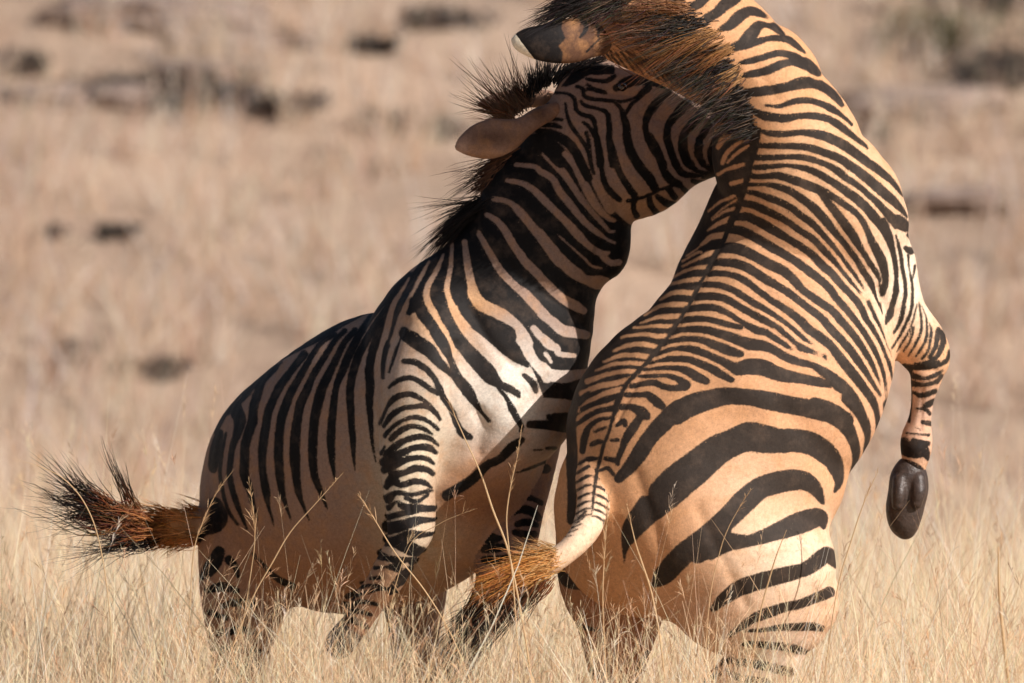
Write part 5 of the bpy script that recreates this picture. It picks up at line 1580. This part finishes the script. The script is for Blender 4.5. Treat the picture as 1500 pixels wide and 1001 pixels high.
rock(190, 16, .3, .2, .10, 'small pale rock just above the broad grey rock')
rock(360, 72, .3, .22, .08, 'flat grey rock right of the broad one')
rock(110, 150, .32, .2, .08, 'grey rock left of the dark scrub streak')
rock(310, 108, .22, .14, .07, 'long brown grey rock above the darkest scrub')
rock(1360, 160, .36, .24, .10, 'pale grey rock on the slope right of the rearing zebra')
rock(1450, 305, .34, .22, .09, 'flat grey rock near the right edge of the hill')

# ------------------------------------------------------------------ single stalks standing out in front of the animals
def stalk(pts, Y, label, w=.004, head=.12, per=26, sz=.028, bright=1.0):
    P = catmull([(x, y) for x, y in pts], 6)
    W3 = np.column_stack([(P[:, 0] - 750) / PXM * (1 + Y / CAM_D), np.full(len(P), Y) + np.linspace(-.03, .05, len(P)), (500.5 - P[:, 1]) / PXM * (1 + Y / CAM_D) + AIM_Z - .0238 * Y])
    if W3[-1, 2] > .02: W3 = np.vstack([W3, [W3[-1, 0] + (W3[-1, 0] - W3[-2, 0]) * 2, Y, 0.0]])
    o = Vector(W3[-1])
    root = empty('grass_stalk', o)
    tag(root, label, 'grass stalk', 'single grass stalks in front')
    L = W3 - np.array(o)
    t = np.linspace(0, 1, len(L))
    rad = w * .5 * (.3 + .7 * np.minimum(t * 2.5, 1))
    tg = np.gradient(L, axis=0); tg /= np.linalg.norm(tg, axis=1, keepdims=True)
    s1 = np.cross(tg, (0, 1, 0)); s1 /= np.linalg.norm(s1, axis=1, keepdims=True); s2 = np.cross(tg, s1)
    V = np.concatenate([L[:, None] + (math.cos(a) * s1 + math.sin(a) * s2)[:, None] * rad[:, None, None] for a in np.arange(5) * 2 * math.pi / 5], 1)
    n = len(L)
    Q = [(i * 5 + k, i * 5 + (k + 1) % 5, (i + 1) * 5 + (k + 1) % 5, (i + 1) * 5 + k) for i in range(n - 1) for k in range(5)]
    st = mesh_from('stem', V.reshape(-1, 3), None, MAT_GRASS, root, quads=np.array(Q))
    tone = np.array(srgb(226, 200, 160)) * bright
    col_attr(st.data, 'tone', np.tile(tone, (n * 5, 1)))
    if head:
        d = L[0] - L[2]; d /= np.linalg.norm(d)
        V, Q, C = spikelets(L[:1], d[None], np.array([head]), (tone * np.array([.95, .85, .78]))[None], per, sz)
        # follow the bent tip: shift each spikelet onto the stem
        cum = np.concatenate([[0], np.cumsum(np.linalg.norm(np.diff(L, axis=0), axis=1))])
        B = V.reshape(-1, 6, 3)
        b0 = (B[:, 0] + B[:, 1]) / 2
        dist = np.clip((L[0] - b0) @ d, 0, cum[-1])
        tgt = np.column_stack([np.interp(dist, cum, L[:, q]) for q in range(3)])
        B += (tgt - b0)[:, None, :]
        sh = mesh_from('seed_head', B.reshape(-1, 3), None, MAT_GRASS, root, quads=Q, smooth=False)
        col_attr(sh.data, 'tone', C)
        sh['kind'] = 'stuff'

stalk([(657, 588), (680, 640), (704, 694), (722, 748), (742, 800), (756, 862), (770, 940), (780, 1012)], -.45, 'thick pale stalk crossing the darker zebra\'s lit chest', .0052, .05, 8)
stalk([(764, 628), (757, 672), (748, 712), (742, 758), (745, 800), (752, 860), (762, 1010)], -.5, 'feathery stalk right of the thick pale stalk at the chest', .0034, .16, 46, .02)
stalk([(364, 698), (370, 742), (373, 790), (367, 840), (352, 930), (330, 1012)], -.4, 'bristly seed head standing before the darker zebra\'s haunch', .0026, .17, 44, .03, .9)
stalk([(341, 690), (316, 724), (294, 772), (283, 812), (278, 880), (270, 1010)], -.4, 'pale plume beside the root of the orange tail', .003, .2, 60, .022)
stalk([(503, 692), (462, 738), (425, 780), (398, 826), (370, 876), (340, 950), (318, 1012)], -.42, 'slanting jointed stalk across the shaded belly', .0036, .1, 12, .012)
stalk([(524, 722), (548, 760), (580, 812), (622, 866), (660, 930), (694, 1012)], -.45, 'stalk leaning left over the striped foreleg', .0034, .09, 18, .026)
stalk([(700, 744), (668, 756), (640, 770)] + [(600, 800), (570, 900), (560, 1012)], -.4, 'thin stalk arching right from the striped foreleg', .002, .06, 8, .02)
stalk([(893, 722), (889, 760), (885, 820), (883, 880), (886, 950), (890, 1012)], -.5, 'bristly stalk right beside the sunlit tail', .003, .2, 60, .026)
stalk([(1100, 716), (1084, 742), (1066, 776), (1054, 812), (1040, 880), (1030, 1012)], -.5, 'thin stalk over the widest thigh stripes', .0022, .09, 20, .02)
stalk([(1152, 776), (1138, 812), (1128, 846), (1114, 900), (1096, 1012)], -.5, 'straight bright stalk over the lower thigh stripes', .004, 0)
stalk([(918, 738), (930, 792), (940, 824), (954, 868), (966, 930), (976, 1012)], -.5, 'stalk leaning before the buttock of the rearing zebra', .0046, .06, 14, .024)
stalk([(20, 672), (60, 684), (96, 704), (126, 742), (146, 800), (160, 900), (166, 1012)], .2, 'long arching stalk over the black tail tip', .003, 0)
stalk([(1286, 690), (1268, 730), (1248, 790), (1226, 870), (1206, 1012)], -.3, 'pale stalk between the raised hoof and the thigh', .0034, .1, 16, .03)
stalk([(1462, 800), (1464, 870), (1472, 950), (1480, 1012)], -.3, 'broad bright blade near the right edge', .009, 0)
